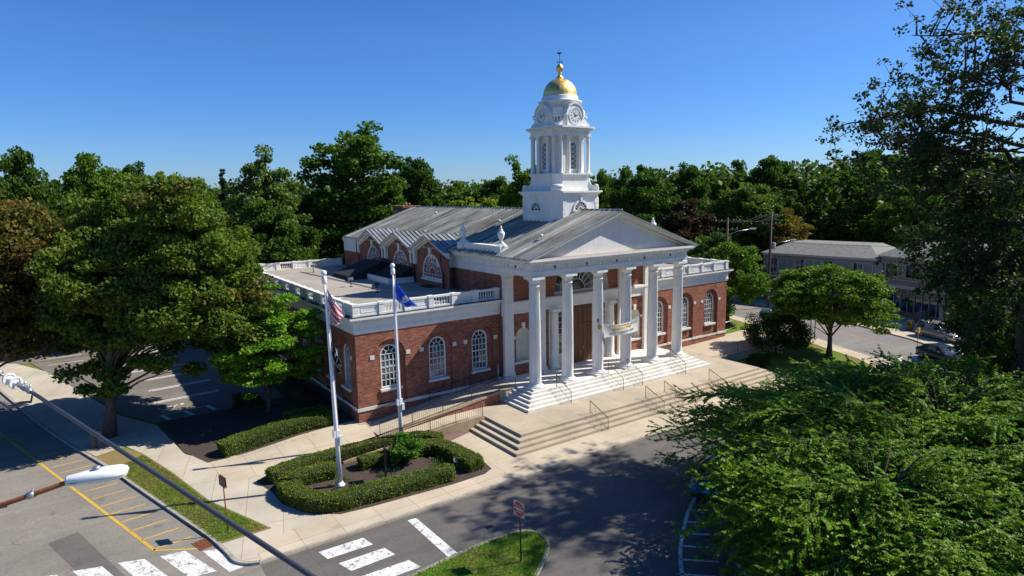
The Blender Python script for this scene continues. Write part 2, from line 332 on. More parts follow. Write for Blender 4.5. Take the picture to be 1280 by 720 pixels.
# ------------------------------------------------------------------ builders
class MB:
    def __init__(s): s.v = []; s.f = []; s.m = []; s.sm = []; s.T = None
    def add(s, vs, fs, m=0, smooth=False):
        b = len(s.v)
        s.v += [tuple(s.T @ Vector(v)) for v in vs] if s.T else [tuple(v) for v in vs]
        s.f += [tuple(b + i for i in f) for f in fs]; s.m += [m] * len(fs); s.sm += [smooth] * len(fs); return s
    def box(s, x0, x1, y0, y1, z0, z1, m=0):
        if x0 > x1: x0, x1 = x1, x0
        if y0 > y1: y0, y1 = y1, y0
        return s.add([(x0,y0,z0),(x1,y0,z0),(x1,y1,z0),(x0,y1,z0),(x0,y0,z1),(x1,y0,z1),(x1,y1,z1),(x0,y1,z1)],
                     [(0,3,2,1),(4,5,6,7),(0,1,5,4),(1,2,6,5),(2,3,7,6),(3,0,4,7)], m)
    def quad(s, a, b, c, d, m=0): return s.add([a, b, c, d], [(0,1,2,3)], m)
    def poly(s, vs, m=0): return s.add(vs, [tuple(range(len(vs)))], m)
    def prism(s, pts, d, m=0):
        """closed solid: the polygon pts (3D) pushed along vector d"""
        n = len(pts); d = Vector(d)
        vs = [Vector(p) for p in pts] + [Vector(p) + d for p in pts]
        return s.add(vs, [tuple(range(n))[::-1], tuple(range(n, 2*n))] + [(i, (i+1) % n, (i+1) % n + n, i + n) for i in range(n)], m)
    def lathe(s, prof, c=(0,0,0), seg=24, m=0, smooth=True, mod=None, sx=1, sy=1):
        vs = []; fs = []
        for k, (r, z) in enumerate(prof):
            for i in range(seg):
                a = 2*PI*i/seg; rr = r * (mod(i, k) if mod else 1)
                vs.append((c[0] + rr*math.cos(a)*sx, c[1] + rr*math.sin(a)*sy, c[2] + z))
        for k in range(len(prof)-1):
            for i in range(seg):
                j = (i+1) % seg; fs.append((k*seg+i, k*seg+j, (k+1)*seg+j, (k+1)*seg+i))
        fs.append(tuple(range(seg))[::-1]); fs.append(tuple((len(prof)-1)*seg + i for i in range(seg)))
        return s.add(vs, fs, m, smooth)
    def tube(s, pts, r, seg=8, m=0, smooth=True):
        pts = [Vector(p) for p in pts]; n = len(pts); rs = r if isinstance(r, (list, tuple)) else [r]*n
        vs = []; fs = []; prev = None
        for k, p in enumerate(pts):
            t = (pts[min(k+1, n-1)] - pts[max(k-1, 0)]).normalized()
            if prev is None:
                a = Vector((0,0,1)) if abs(t.z) < .9 else Vector((1,0,0)); x = t.cross(a).normalized()
            else: x = (prev - t*prev.dot(t)).normalized()
            prev = x; y = t.cross(x)
            for i in range(seg):
                an = 2*PI*i/seg; vs.append(p + (x*math.cos(an) + y*math.sin(an))*rs[k])
        for k in range(n-1):
            for i in range(seg):
                j = (i+1) % seg; fs.append((k*seg+i, k*seg+j, (k+1)*seg+j, (k+1)*seg+i))
        fs.append(tuple(range(seg))[::-1]); fs.append(tuple((n-1)*seg+i for i in range(seg)))
        return s.add(vs, fs, m, smooth)
    def mesh(s, name, mats):
        me = bpy.data.meshes.new(name); me.from_pydata(s.v, [], s.f)
        for mt in (mats if isinstance(mats, (list, tuple)) else [mats]): me.materials.append(M[mt] if isinstance(mt, str) else mt)
        me.polygons.foreach_set('material_index', s.m); me.polygons.foreach_set('use_smooth', s.sm)
        me.update(); return me
    def build(s, name, mats, parent=None, fix=False):
        me = s.mesh(name, mats)
        if fix:
            bm = bmesh.new(); bm.from_mesh(me); bmesh.ops.recalc_face_normals(bm, faces=bm.faces); bm.to_mesh(me); bm.free()
        o = bpy.data.objects.new(name, me); C.objects.link(o)
        if parent:
            o.parent = parent; o.matrix_parent_inverse = world_mat(parent).inverted()
        return o
def world_mat(o):
    m = o.matrix_basis.copy()
    return (world_mat(o.parent) @ o.matrix_parent_inverse @ m) if o.parent else m
def tag(o, label=None, cat=None, group=None, kind=None):
    if label: o['label'] = label
    if cat: o['category'] = cat
    if group: o['group'] = group
    if kind: o['kind'] = kind
    return o
def empty(name, loc=(0,0,0), label=None, cat=None, group=None):
    o = bpy.data.objects.new(name, None); C.objects.link(o); o.location = loc; o.empty_display_size = .2
    return tag(o, label, cat, group)
def copy_tree(o, parent=None):
    c = o.copy(); C.objects.link(c)
    if parent: c.parent = parent
    for ch in [x for x in bpy.data.objects if x.parent == o]: copy_tree(ch, c)
    return c
def sstep(t): t = max(0, min(1, t)); return t*t*(3-2*t)
def hgt(x, y):
    """rise of the ground towards the building's left wing"""
    return .45 * sstep((x + 28) / 6) * sstep((y + .6) / 4.4) * (1 - sstep((y - 10.5) / 3)) * (1 if x < 0 else 0)
def sheet(name, poly, z, mat, skirt=0.0, follow=False, step=1.0, kind='structure', skirt_mat=None):
    """a ground sheet: flat polygon, cut into a grid where it follows the rise; skirt > 0 gives it sides down"""
    bm = bmesh.new(); vs = [bm.verts.new((p[0], p[1], 0)) for p in poly]; bm.faces.new(vs)
    if follow:
        xs = [p[0] for p in poly]; ys = [p[1] for p in poly]
        for ax, lo, hi in ((0, min(xs), max(xs)), (1, min(ys), max(ys))):
            t = lo + step
            while t < hi:
                co = (t,0,0) if ax == 0 else (0,t,0); no = (1,0,0) if ax == 0 else (0,1,0)
                bmesh.ops.bisect_plane(bm, geom=bm.verts[:] + bm.edges[:] + bm.faces[:], plane_co=co, plane_no=no); t += step
    for v in bm.verts: v.co.z = z + (hgt(v.co.x, v.co.y) if follow else 0)
    bmesh.ops.recalc_face_normals(bm, faces=bm.faces)
    for f in bm.faces:
        if f.normal.z < 0: f.normal_flip()
    if skirt:
        be = [e for e in bm.edges if e.is_boundary]
        r = bmesh.ops.extrude_edge_only(bm, edges=be)
        for g in r['geom']:
            if isinstance(g, bmesh.types.BMVert): g.co.z -= skirt
        if skirt_mat:
            for g in r['geom']:
                if isinstance(g, bmesh.types.BMFace): g.material_index = 1
        bmesh.ops.recalc_face_normals(bm, faces=bm.faces)
    me = bpy.data.meshes.new(name); bm.to_mesh(me); bm.free(); me.materials.append(M[mat])
    if skirt_mat: me.materials.append(M[skirt_mat])
    o = bpy.data.objects.new(name, me); C.objects.link(o); tag(o, kind=kind); return o
def kerb(name, pts, w=.15, z0=-.2, z1=.015, mat='kerb', closed=False):
    """kerb stones along a polyline, offset to its left"""
    b = MB(); P = [Vector((p[0], p[1], 0)) for p in pts]; n = len(P); offs = []
    for k in range(n):
        a = P[(k-1) % n] if closed or k else P[k]; c = P[(k+1) % n] if closed or k < n-1 else P[k]
        d = (c - a).normalized(); offs.append(Vector((-d.y, d.x, 0)) * w)
    for k in range(n if closed else n-1):
        j = (k+1) % n; a, c = P[k], P[j]; a2, c2 = a + offs[k], c + offs[j]
        vs = [(q.x, q.y, z) for z in (z0, z1) for q in (a, c, c2, a2)]
        b.add(vs, [(0,3,2,1),(4,5,6,7),(0,1,5,4),(1,2,6,5),(2,3,7,6),(3,0,4,7)])
    return tag(b.build(name, mat), kind='structure')
def curve_pts(pts, n=6):
    """Catmull-Rom through 2D/3D points"""
    P = [Vector(p) if len(p) == 3 else Vector((p[0], p[1], 0)) for p in pts]; out = []
    for k in range(len(P)-1):
        p0 = P[max(k-1,0)]; p1 = P[k]; p2 = P[k+1]; p3 = P[min(k+2, len(P)-1)]
        for i in range(n):
            t = i/n
            out.append(.5*((2*p1) + (p2-p0)*t + (2*p0-5*p1+4*p2-p3)*t*t + (3*p1-p0-3*p2+p3)*t**3))
    out.append(P[-1]); return out

# ================================================================== GROUND
def big_plane():
    b = MB(); b.quad((-2500,-2500,-.3), (2500,-2500,-.3), (2500,2500,-.3), (-2500,2500,-.3))
    return tag(b.build('ground', 'park'), kind='structure')
big_plane()
sheet('road', [(-75,-70),(62,-70),(62,-13),(48,-13),(45,60),(27,60),(26,2),(24,-7),(-27,-7),(-31,2),(-44,60),(-58,60)], -.12, 'asphalt_far')
sheet('driveway', [(-28.6,-30),(24,-30),(24,-7.5),(-28.6,-7.5)], -.114, 'asphalt')
sheet('street', [(-75,-60),(-28.6,-60),(-28.6,-6),(-31,2),(-44,60),(-58,60),(-75,20)], -.112, 'asphalt_old')
sheet('street_patch', [(-36.1,-.7),(-34.95,-.3),(-32.6,-8.6),(-33.6,-9.0)], -.107, 'asphalt_patch')
sheet('street_patch', [(-47,14),(-44.5,14.6),(-40.4,1.0),(-42.6,.2)], -.107, 'asphalt_patch')
# the block the town hall stands on
LK = [(-28.6,-8.35),(-29.1,-8.1),(-29.5,-7.5),(-29.62,-6.7),(-30.0,-4.8),(-30.65,-2.5),(-32.56,4.27),(-33.2,6.6),(-36.34,16.8),(-39.9,31.0),(-43,44)]
FK = [(-28.6,-8.35),(-5,-8.45),(2,-8.9),(9,-10.3),(15,-12.3),(18.5,-13.2),(21.5,-13.2),(23.6,-12.0),(25,-9.7),(25.9,-6.9),(27.2,-3.5),(29.1,.3),(33,14),(38,30),(43,44)]
sheet('lawn', [(p[0]+.05, p[1]) for p in LK] + [(43,44)] + FK[::-1][1:-1] , -.03, 'grass', .2, True, 1.5)
fr = [(-28.6,-8.35),(-5,-8.45),(2,-8.9),(9,-10.3),(15,-12.3),(18.5,-13.2),(21.5,-13.2),(23.6,-12.0),(25,-9.7),(25.9,-6.9),(27.2,-3.5),(29.1,.3),(33,14),(38,30)]
sheet('front_sidewalk', fr + [(36.2,30),(31.3,14),(27.4,1.0),(25.3,-3.3),(23.9,-7.0),(22.2,-9.3),(19.0,-9.6),(15,-8.2),(13.9,-6.05),(-13.6,-6.05),(-15.8,-5.9),(-16.3,-6.3),(-24.4,-6.0),(-28.4,-6.8)], 0.0, 'concrete', .25)
sheet('left_sidewalk', [(-28.6,-8.35),(-29.1,-8.1),(-29.5,-7.5),(-29.62,-6.7),(-29.75,-5.75),(-27.42,-5.72),(-29.3,-.95),(-30.4,4.2),(-31.4,8.0),(-32.3,10.4),(-33.9,9.6),(-36.34,16.8),(-39.9,31.0),(-43,44),
        (-40.6,44),(-36.6,35.2),(-32.1,17.2),(-30.2,13.4),(-29.4,6.6),(-28.35,4.7),(-28.2,1.5),(-25.6,1.3),(-25.6,.4),(-26.1,-2.5),(-25.0,-5.5),(-24.4,-6.0),(-28.4,-6.8)], .003, 'conc_left', .25)
sheet('wing_walkway', [(-28.35,4.7),(-28.2,.5),(-25.6,.75),(-22.3,1.1),(-22.0,-.75),(-12.24,-.75),(-12.24,3.84),(-19.27,3.84),(-19.27,4.6),(-20.4,4.5),(-24.2,4.2),(-26.5,4.2)], .012, 'concrete', .1, True, .8)
sheet('paved_path', [(-16.6,-1.9),(-13.6,-.3),(-12.9,-6.1),(-16.3,-6.85),(-15.6,-5.6),(-15.4,-4.6)], .006, 'concrete', .05, True)
sheet('verge', [(-29.78,-5.7),(-27.45,-5.7),(-29.32,-.95),(-30.42,4.2),(-31.42,8.0),(-32.35,10.3),(-33.9,9.3),(-33.2,6.6),(-32.56,4.27),(-30.65,-2.5),(-30.0,-4.8)], .006, 'grass_dry', .1, True, 4)
sheet('planting_bed', [(-26.8,-.1),(-26.4,-2.0),(-26.35,-3.6),(-25.5,-5.5),(-24.3,-6.4),(-22.8,-6.6),(-18.3,-6.9),(-16.2,-6.85),(-15.55,-6.5),(-15.3,-4.8),(-15.8,-1.6),(-13.6,-.75),(-22.0,-.78),(-22.2,1.0),(-25.5,.8)], .022, 'mulch', .05, True, .8)
sheet('planting_bed', [(-16.4,-1.55),(-15.9,-1.7),(-13.75,-1.0),(-13.0,-.78),(-18.8,-.78),(-17.2,-1.2)], .035, 'mulch_red', .02, True, .8)
sheet('planting_bed', [(-28.5,4.3),(-24,4.1),(-20.3,4.4),(-19.3,4.6),(-19.3,35),(-21.5,35),(-21.0,14.35),(-26.6,13.95),(-30.1,13.95),(-29.4,7.0)], .01, 'mulch', .05, True, 1.5)
sheet('parking_lot', [(-31.9,17.6),(-30.05,13.9),(-26.5,13.9),(-21.2,14.3),(-21.5,40),(-38.0,40)], .012, 'asphalt_lot', .1)
sheet('parking_lot', [(-42.5,44),(-38.6,40.3),(-20,40.3),(-20,53),(-46,53)], .012, 'asphalt_lot', .1)
kerb('kerb', [(p[0], p[1]) for p in curve_pts(FK[:-1], 4)], .16, -.2, .012)
kerb('kerb', [(p[0], p[1]) for p in curve_pts(LK[::-1], 3)], .17, -.2, .012)
# median island with the do-not-enter sign
MI = curve_pts([(-24.6,-13.1),(-23.0,-12.95),(-21.0,-12.75),(-18.9,-12.75),(-17.95,-13.0),(-17.5,-13.6),(-17.6,-14.4),(-18.3,-15.2),(-19.6,-16.2),(-21.6,-17.6),(-24.5,-19.2),(-26,-19.3),(-26.6,-18),(-26,-14.5),(-24.6,-13.1)], 4)[:-1]
sheet('traffic_island', [(p.x, p.y) for p in MI], .0, 'grass', .2)
kerb('kerb', [(p.x, p.y) for p in MI][::-1], .17, -.2, .02, closed=True)
# lawn under the big trees at the lower right
GI = curve_pts([(-8.9,-17.3),(-7.2,-16.9),(-4.0,-16.9),(2,-16.9),(12,-17.9),(20,-18),(26,-19),(28,-24),(24,-34),(8,-40),(-6,-36),(-13.2,-25),(-12.5,-21.0),(-11.0,-19.2),(-8.9,-17.3)], 3)[:-1]
sheet('green', [(p.x, p.y) for p in GI], -.01, 'grass', .2)
kerb('kerb', [(p.x, p.y) for p in GI], .17, -.2, .015, closed=True)
# sidewalk and kerb of the far side of the right-hand street
sheet('far_sidewalk', [(38.4,0.5),(37.0,-2.9),(35.6,-6.5),(32.2,-11.5),(33,-13.5),(62,-13.5),(62,30),(44,30)], 0.0, 'concrete', .25)
# road markings
def mark(name, quads, z, mat):
    b = MB()
    for q in quads: b.poly([(p[0], p[1], z) for p in q])
    return tag(b.build(name, mat, fix=True), kind='structure')
def strip(a, c, w):
    a = Vector((a[0], a[1])); c = Vector((c[0], c[1])); d = (c-a).normalized(); n = Vector((-d.y, d.x))*w/2
    return [a+n, c+n, c-n, a-n]
mark('crosswalk_marking', [[(-26.25,-8.9),(-24.2,-8.95),(-24.05,-9.75),(-26.1,-9.68)], [(-25.85,-10.28),(-23.75,-10.33),(-23.58,-11.1),(-25.6,-11.15)], [(-25.45,-11.75),(-23.3,-11.85),(-23.1,-12.62),(-25.2,-12.55)]], -.105, 'mark_white')
mark('stop_line_marking', [[(-21.86,-8.75),(-21.42,-8.78),(-21.33,-12.62),(-21.82,-12.66)]], -.104, 'mark_white')
mark('crosswalk_marking', [[(-30.42,-5.75),(-29.9,-5.85),(-29.2,-8.1),(-29.78,-8.15)], [(-32.02,-5.05),(-31.05,-5.2),(-30.2,-7.75),(-31.2,-7.6)], [(-33.58,-4.5),(-32.6,-4.85),(-31.8,-7.35),(-32.8,-7.1)], [(-35.2,-4.05),(-34.15,-4.4),(-33.35,-6.9),(-34.4,-6.6)], [(-36.8,-3.6),(-35.75,-3.95),(-35,-6.4),(-36.0,-6.1)], [(-38.4,-3.2),(-37.3,-3.5),(-36.6,-6.0),(-37.6,-5.7)]], -.1045, 'mark_white')
yl = [strip((-39.9,21.5),(-32.15,-4.35),.15), strip((-32.2,-4.33),(-30.5,-5.4),.11)]
for k in range(14):
    t = k/7; x = -32.25 - .3707*k*.94; y = -4.25 + 1.25*k
    yl.append(strip((x+.05, y), (x+1.62, y+.2), .1))
mark('no_parking_marking', yl, -.1035, 'mark_yellow')
hp = [(p.x, p.y) for p in curve_pts([(-8.6,-15.25),(-9.4,-15.7),(-10.6,-16.35),(-11.6,-17.0),(-12.9,-17.9),(-14.0,-18.8),(-15.1,-19.9)], 5)]
hq = [strip(hp[k], hp[k+1], .17) for k in range(len(hp)-1)]
hq += [strip((-10.2,-16.1),(-9.9,-16.8),.13)] + [strip((-11.3-.88*k,-16.8-.64*k), (-10.0-.88*k*1.05,-17.9-.64*k), .13) for k in range(5)]
mark('hatched_bay_marking', hq, -.1065, 'mark_white')
lq = []
for k in range(8):
    y = 14.35 + 3.75*k; x0 = -29.7 - (.2*k if k > 3 else 0)
    if k == 0:
        lq += [strip((-29.7,15.4),(-26.3,15.7),.12), strip((-29.7,15.4),(-29.3,14.0),.3), strip((-28.2,15.5),(-27.8,14.1),.3), strip((-26.6,15.7),(-26.3,14.3),.3)]
        continue
    y += .8
    lq += [strip((x0,y-.15),(x0+4.6,y+.25),.15), strip((x0,y+.17),(x0+4.6,y+.57),.15), strip((x0+.05,y-.2),(x0+.02,y+.2),.22)]
lq += [strip((-37.1,41.0),(-34,41.2),.1), strip((-37.1,41.35),(-34,41.55),.1), strip((-36.7,38.0),(-33.8,38.2),.12)]
mark('parking_bay_marking', lq, .019, 'mark_lot')
# wheelchair symbol painted in the nearest bay
wq = []
for k in range(12):
    a, c = 2*PI*k/12*.8 + 2.6, 2*PI*(k+1)/12*.8 + 2.6
    wq.append(strip((-29.2+.38*math.cos(a)*1.3, 17.15+.38*math.sin(a)), (-29.2+.38*math.cos(c)*1.3, 17.15+.38*math.sin(c)), .13))
wq += [strip((-29.15,17.2),(-28.35,17.3),.15), strip((-28.75,17.25),(-28.6,16.85),.13), strip((-29.1,17.15),(-29.15,16.7),.13), strip((-28.2,17.3),(-27.95,17.33),.28)]
mark('accessible_bay_marking', wq, .0195, 'mark_lot')
mark('crosswalk_marking', [strip((24.4,-8.9),(26.2,-8.2),.5), strip((25.9,-9.6),(27.7,-8.9),.5), strip((27.4,-10.3),(29.2,-9.6),.5), strip((28.9,-11),(30.7,-10.3),.5)], -.105, 'mark_white')
mark('centre_line_marking', [strip((31.0,-7.6),(36,7),.12), strip((36,7),(41,24),.12)], -.105, 'mark_yellow')
# small utility cover, storm drain
b = MB(); b.box(-19.2,-18.85,-11.75,-11.5,-.2,-.1); b.box(-19.16,-18.89,-11.71,-11.54,-.1,-.095)
tag(b.build('utility_cover','black_metal'), 'small square iron cover set in the grey driveway', 'utility cover')
dr = empty('storm_drain', (-30.2,-5.25,-.12), 'rusty grated storm drain at the kerb by the crosswalk', 'storm drain')
b = MB(); ux, uy = Vector((.25,-.97,0)), Vector((.97,.25,0)); o0 = Vector((-30.72,-4.72,-.11))
for k in range(8): 
    p = o0 + ux*(.02+.125*k); b.prism([p, p+uy*.6, p+uy*.6+ux*.06, p+ux*.06], (0,0,.014))
for k in range(4):
    p = o0 + uy*(.0+.185*k); b.prism([p, p+ux*.95, p+ux*.95+uy*.045, p+uy*.045], (0,0,.02))
b.build('grate', 'rust_pipe', dr)
b = MB(); b.poly([o0+Vector((0,0,.003)), o0+uy*.6+Vector((0,0,.003)), o0+uy*.6+ux*.95+Vector((0,0,.003)), o0+ux*.95+Vector((0,0,.003))]); b.build('pit', 'dark', dr)

# ================================================================== TOWN HALL
hall = empty('town_hall', (0, 3.5, 0), 'red brick town hall with white columned portico, white clock tower and gilded dome', 'town hall')
YW, XW, ZB, ZS = 3.85, 19.27, 6.47, 1.55   # wing front, wing half-width, wing brick top, portico floor
def arch_layer(b, O, U, Nn, u0, u1, z0, z1, ops, off, reveal, m=0, mr=None, seg=14):
    """a wall layer with round-headed openings: ops = (centre, width, sill z, spring z); O + U*u + N*off"""
    mr = m if mr is None else mr
    O, U, Nn = Vector(O), Vector(U), Vector(Nn)
    def P(u, z, d=0): return O + U*u + Nn*(off - d) + Vector((0,0,z))
    cur = u0
    for (c, w, zs, zp) in sorted(ops):
        a, e = c - w/2, c + w/2; r = w/2
        if a > cur: b.quad(P(cur,z0), P(a,z0), P(a,z1), P(cur,z1), m)
        if zs > z0: b.quad(P(a,z0), P(e,z0), P(e,zs), P(a,zs), m)
        arc = [(c - r*math.cos(PI*k/seg), zp + r*math.sin(PI*k/seg)) for k in range(seg+1)]
        for k in range(seg):
            (ua, za), (ub, zb_) = arc[k], arc[k+1]
            b.quad(P(ua,za), P(ub,zb_), P(ub,z1), P(ua,z1), m)
        path = [(a, zs)] + arc + [(e, zs)]
        for k in range(len(path)-1):
            (ua, za), (ub, zb_) = path[k], path[k+1]
            b.quad(P(ua,za), P(ub,zb_), P(ub,zb_,reveal), P(ua,za,reveal), mr)
        b.quad(P(a,zs), P(e,zs), P(e,zs,reveal), P(a,zs,reveal), mr)
        cur = e
    b.quad(P(cur,z0), P(u1,z0), P(u1,z1), P(cur,z1), m)
def arch_window(O, U, Nn, c, w, zs, zp, parent, cols=4, rows=5, off=-.24, fw=.1, sill=True, fan=False, sillm='white_stone'):
    """window part: the glazing, with its frame, bars and sill as sub-parts"""
    O, U, Nn = Vector(O), Vector(U), Vector(Nn); r = w/2
    def P(u, z, d=0): return O + U*(c+u) + Nn*(off+d) + Vector((0,0,z))
    seg = 16
    g = MB(); g.poly([P(-r,zs), P(r,zs)] + [P(r*math.cos(PI*k/seg), zp + r*math.sin(PI*k/seg)) for k in range(seg+1)])
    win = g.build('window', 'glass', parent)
    f = MB(); ri = r - fw
    out = [(-r,zs)] + [(-r*math.cos(PI*k/seg), zp + r*math.sin(PI*k/seg)) for k in range(seg+1)] + [(r,zs)]
    inn = [(-ri,zs+fw)] + [(-ri*math.cos(PI*k/seg), zp + ri*math.sin(PI*k/seg)) for k in range(seg+1)] + [(ri,zs+fw)]
    for k in range(len(out)-1):
        a, b_, c_, d_ = out[k], out[k+1], inn[k+1], inn[k]
        f.quad(P(*a,.09), P(*b_,.09), P(*c_,.09), P(*d_,.09)); f.quad(P(*d_,.09), P(*c_,.09), P(*c_,.0), P(*d_,.0)); f.quad(P(*a,.09), P(*b_,.09), P(*b_,-.02), P(*a,-.02))
    f.quad(P(-r,zs,.09), P(r,zs,.09), P(ri,zs+fw,.09), P(-ri,zs+fw,.09)); f.quad(P(-ri,zs+fw,.09), P(ri,zs+fw,.09), P(ri,zs+fw,0), P(-ri,zs+fw,0))
    f.build('window_frame', 'white', win)
    mb = MB(); t = .022; dep = .045
    def bar(u0, z0_, u1, z1_, tt=t):
        a = P(u0,z0_,.004); c_ = P(u1,z1_,.004); d = (c_-a).normalized(); s = d.cross(Nn).normalized()*tt
        mb.prism([a-s, a+s, c_+s, c_-s], Nn*dep)
    if not fan:
        for k in range(1, cols):
            u = -ri + 2*ri*k/cols; bar(u, zs+fw, u, zp)
        for k in range(1, rows+1):
            z = zs+fw + (zp-zs-fw)*k/rows; bar(-ri, z, ri, z, t*(2.0 if k == rows//2+1 else 1))
        for k in range(1, 4):
            a = PI*k/4; bar(.45*ri*math.cos(a), zp+.45*ri*math.sin(a), ri*math.cos(a), zp+ri*math.sin(a))
        for k in range(8):
            a, e = PI*k/8, PI*(k+1)/8; bar(.45*ri*math.cos(a), zp+.45*ri*math.sin(a), .45*ri*math.cos(e), zp+.45*ri*math.sin(e))
    else:
        for q, n in ((.36, 7), (.68, 9)):
            for k in range(12):
                a, e = PI*k/12, PI*(k+1)/12; bar(q*ri*math.cos(a), zp+q*ri*math.sin(a), q*ri*math.cos(e), zp+q*ri*math.sin(e), t*1.4)
        for k in range(1, 10):
            a = PI*k/10; bar(.36*ri*math.cos(a), zp+.36*ri*math.sin(a), ri*math.cos(a), zp+ri*math.sin(a), t*1.4)
        if zp > zs + .3:
            for k in range(1, 6):
                u = -ri + 2*ri*k/6; bar(u, zs+fw, u, zp, t*1.3)
        bar(-ri, zp, ri, zp, t*1.6)
    mb.build('window_bars', 'muntin', win)
    if sill:
        s = MB(); a = P(-r-.12, zs-.16, -.02); s.prism([a, P(r+.12, zs-.16,-.02), P(r+.12, zs,-.02), P(-r-.12, zs,-.02)], Nn*(-off+.10))
        s.build('window_sill', sillm, win)
    return win
# ---- wings: brick walls with two-layer arched bays
WF = [9.64, 13.18, 16.84]          # window centres of the wing fronts
SW = [YW + 2.15 + 3.15*k for k in range(9)]   # along the side walls
REC, WIN = 2.2, 1.36
YB = YW + 31.3
for sgn in (-1, 1):
    b = MB()
    xi, xo = 7.9*sgn, XW*sgn
    fr_ops = [(c*sgn, REC, 1.42, 4.75) for c in WF]; fr_w = [(c*sgn, WIN, 2.45, 4.78) for c in WF]
    arch_layer(b, (0,YW,0), (1,0,0), (0,-1,0), min(xi,xo), max(xi,xo), -.3, ZB, fr_ops, 0, .14)
    arch_layer(b, (0,YW,0), (1,0,0), (0,-1,0), min(xi,xo)+.02*0, max(xi,xo), 1.3, ZB-.02, fr_w, -.14, .22)
    so = [(y, REC, 1.42, 4.75) for y in SW]; sw = [(y, WIN, 2.45, 4.78) for y in SW]
    arch_layer(b, (xo,0,0), (0,1,0), (sgn,0,0), YW, YB, -.3, ZB, so, 0, .14)
    arch_layer(b, (xo,0,0), (0,1,0), (sgn,0,0), YW, YB, 1.3, ZB-.02, sw, -.14, .22)
    b.quad((xi,YB,-.3), (xo,YB,-.3), (xo,YB,ZB), (xi,YB,ZB))
    b.build('wing_wall', 'brick', hall)
    for c in WF: arch_window((0,YW,0), (1,0,0), (0,-1,0), c*sgn, WIN, 2.45, 4.78, hall, off=-.30)
    for y in SW: arch_window((xo,0,0), (0,1,0), (sgn,0,0), y, WIN, 2.45, 4.78, hall, off=-.30)
    # white string course and impost blocks
    t = MB()
    def band_piece(a, c, z0, z1, d): t.box(a, c, YW-d, YW-.001, z0, z1)
    edges = sorted([c*sgn-REC/2 for c in WF] + [c*sgn+REC/2 for c in WF]); xs = [min(xi,xo)] + edges + [max(xi,xo)]
    for k in range(0, len(xs)-1, 2): t.box(xs[k], xs[k+1], YW-.06, YW+.01, 1.22, 1.44)
    for c in WF: t.box(c*sgn-REC/2+.001, c*sgn+REC/2-.001, YW-.02, YW+.13, 1.22, 1.42)
    ys = [YW-.06] + sorted([y-REC/2 for y in SW] + [y+REC/2 for y in SW]) + [YB]
    for k in range(0, len(ys)-1, 2): t.box(xo-.01*sgn, xo+.06*sgn, ys[k], ys[k+1], 1.22, 1.441)
    for y in SW: t.box(xo-.13*sgn, xo+.02*sgn, y-REC/2+.001, y+REC/2-.001, 1.22, 1.42)
    t.build('string_course', 'white_stone', hall)
    for c in WF:
        for s2 in (-1, 1): t = MB(); t.box(c*sgn+s2*(REC/2+.06), c*sgn+s2*(REC/2+.36), YW-.04, YW+.01, 4.62, 4.90); t.build('impost_block', 'white_stone', hall)
    for y in SW:
        for s2 in (-1, 1): t = MB(); t.box(xo-.01*sgn, xo+.04*sgn, y+s2*(REC/2+.06), y+s2*(REC/2+.34), 4.62, 4.90); t.build('impost_block', 'white_stone', hall)
    # entablature
    t = MB()
    def ring(d0, z0, z1):
        t.box(xi, xo+d0*sgn, YW-d0, YW+.3, z0, z1)
        t.box(xo-.3*sgn, xo+d0*sgn, YW+.3, YB+d0, z0, z1)
        t.box(xi, xo-.3*sgn, YB-.3, YB+d0, z0, z1)
    ring(.05, ZB, 6.62); ring(.10, 6.62, 6.78); ring(.07, 6.78, 7.20); ring(.16, 7.20, 7.27); ring(.34, 7.37, 7.47); ring(.42, 7.47, 7.60)
    ring(.12, 7.27, 7.37)
    n = int(11.4/.24)
    for k in range(n):
        x = xi + sgn*(.1+.24*k); t.box(x, x+.12*sgn, YW-.27, YW-.12, 7.28, 7.369)
    for k in range(int(31.3/.24)):
        y = YW+.24*k; t.box(xo+.12*sgn, xo+.27*sgn, y, y+.12, 7.28, 7.369)
    t.build('wing_cornice', 'white', hall)
    t = MB(); t.box(xi, xo+.40*sgn, YW-.40, YB+.4, 7.602, 7.63, 0); t.build('roof_edge', 'tar', hall)
    t = MB(); t.box(xi-.0, xo-.2*sgn, YW+.2, YB-.2, 7.632, 7.66, 0); t.build('flat_roof', 'roof_gravel', hall)
    # balustrade: pedestals, rails, panels and turned balusters; one object per side with its pedestals as sub-parts
    def balustrade(p0, p1, bays, nrm, name='balustrade', skip=0):
        p0, p1 = Vector(p0), Vector(p1); d = (p1-p0); Ltot = d.length; d.normalize(); nrm = Vector(nrm)
        b = MB(); z0, z1 = 7.632, 8.43
        def bx(a, c, w, za, zb_, m=0):
            A = p0 + d*a - nrm*w/2; B = p0 + d*c - nrm*w/2
            b.prism([Vector((A.x,A.y,za)), Vector((B.x,B.y,za)), Vector((B.x,B.y,zb_)), Vector((A.x,A.y,zb_))], nrm*w, m)
        bx(0, Ltot, .26, z0, z0+.12); bx(0, Ltot, .30, z1-.13, z1)
        peds = []
        for k, kind in enumerate(bays):
            a = Ltot*k/len(bays); c = Ltot*(k+1)/len(bays); peds.append(a)
            if kind == 'p':
                bx(a+.16, c-.16, .20, z0+.12, z1-.13); bx(a+.4, c-.4, .24, z0+.22, z0+.26); bx(a+.4, c-.4, .24, z1-.27, z1-.23); bx(a+.38, a+.42, .24, z0+.22, z1-.23); bx(c-.42, c-.38, .24, z0+.22, z1-.23)
            else:
                nb = max(3, int((c-a-.34)/.19))
                for i in range(nb):
                    u = a+.17+(c-a-.34)*(i+.5)/nb; q = p0+d*u
                    b.lathe([(.045,.12),(.06,.16),(.03,.2),(.065,.30),(.062,.36),(.028,.52),(.05,.58),(.05,.68)], (q.x,q.y,z0), 8)
        o = b.build(name, 'white', hall)
        peds.append(Ltot)
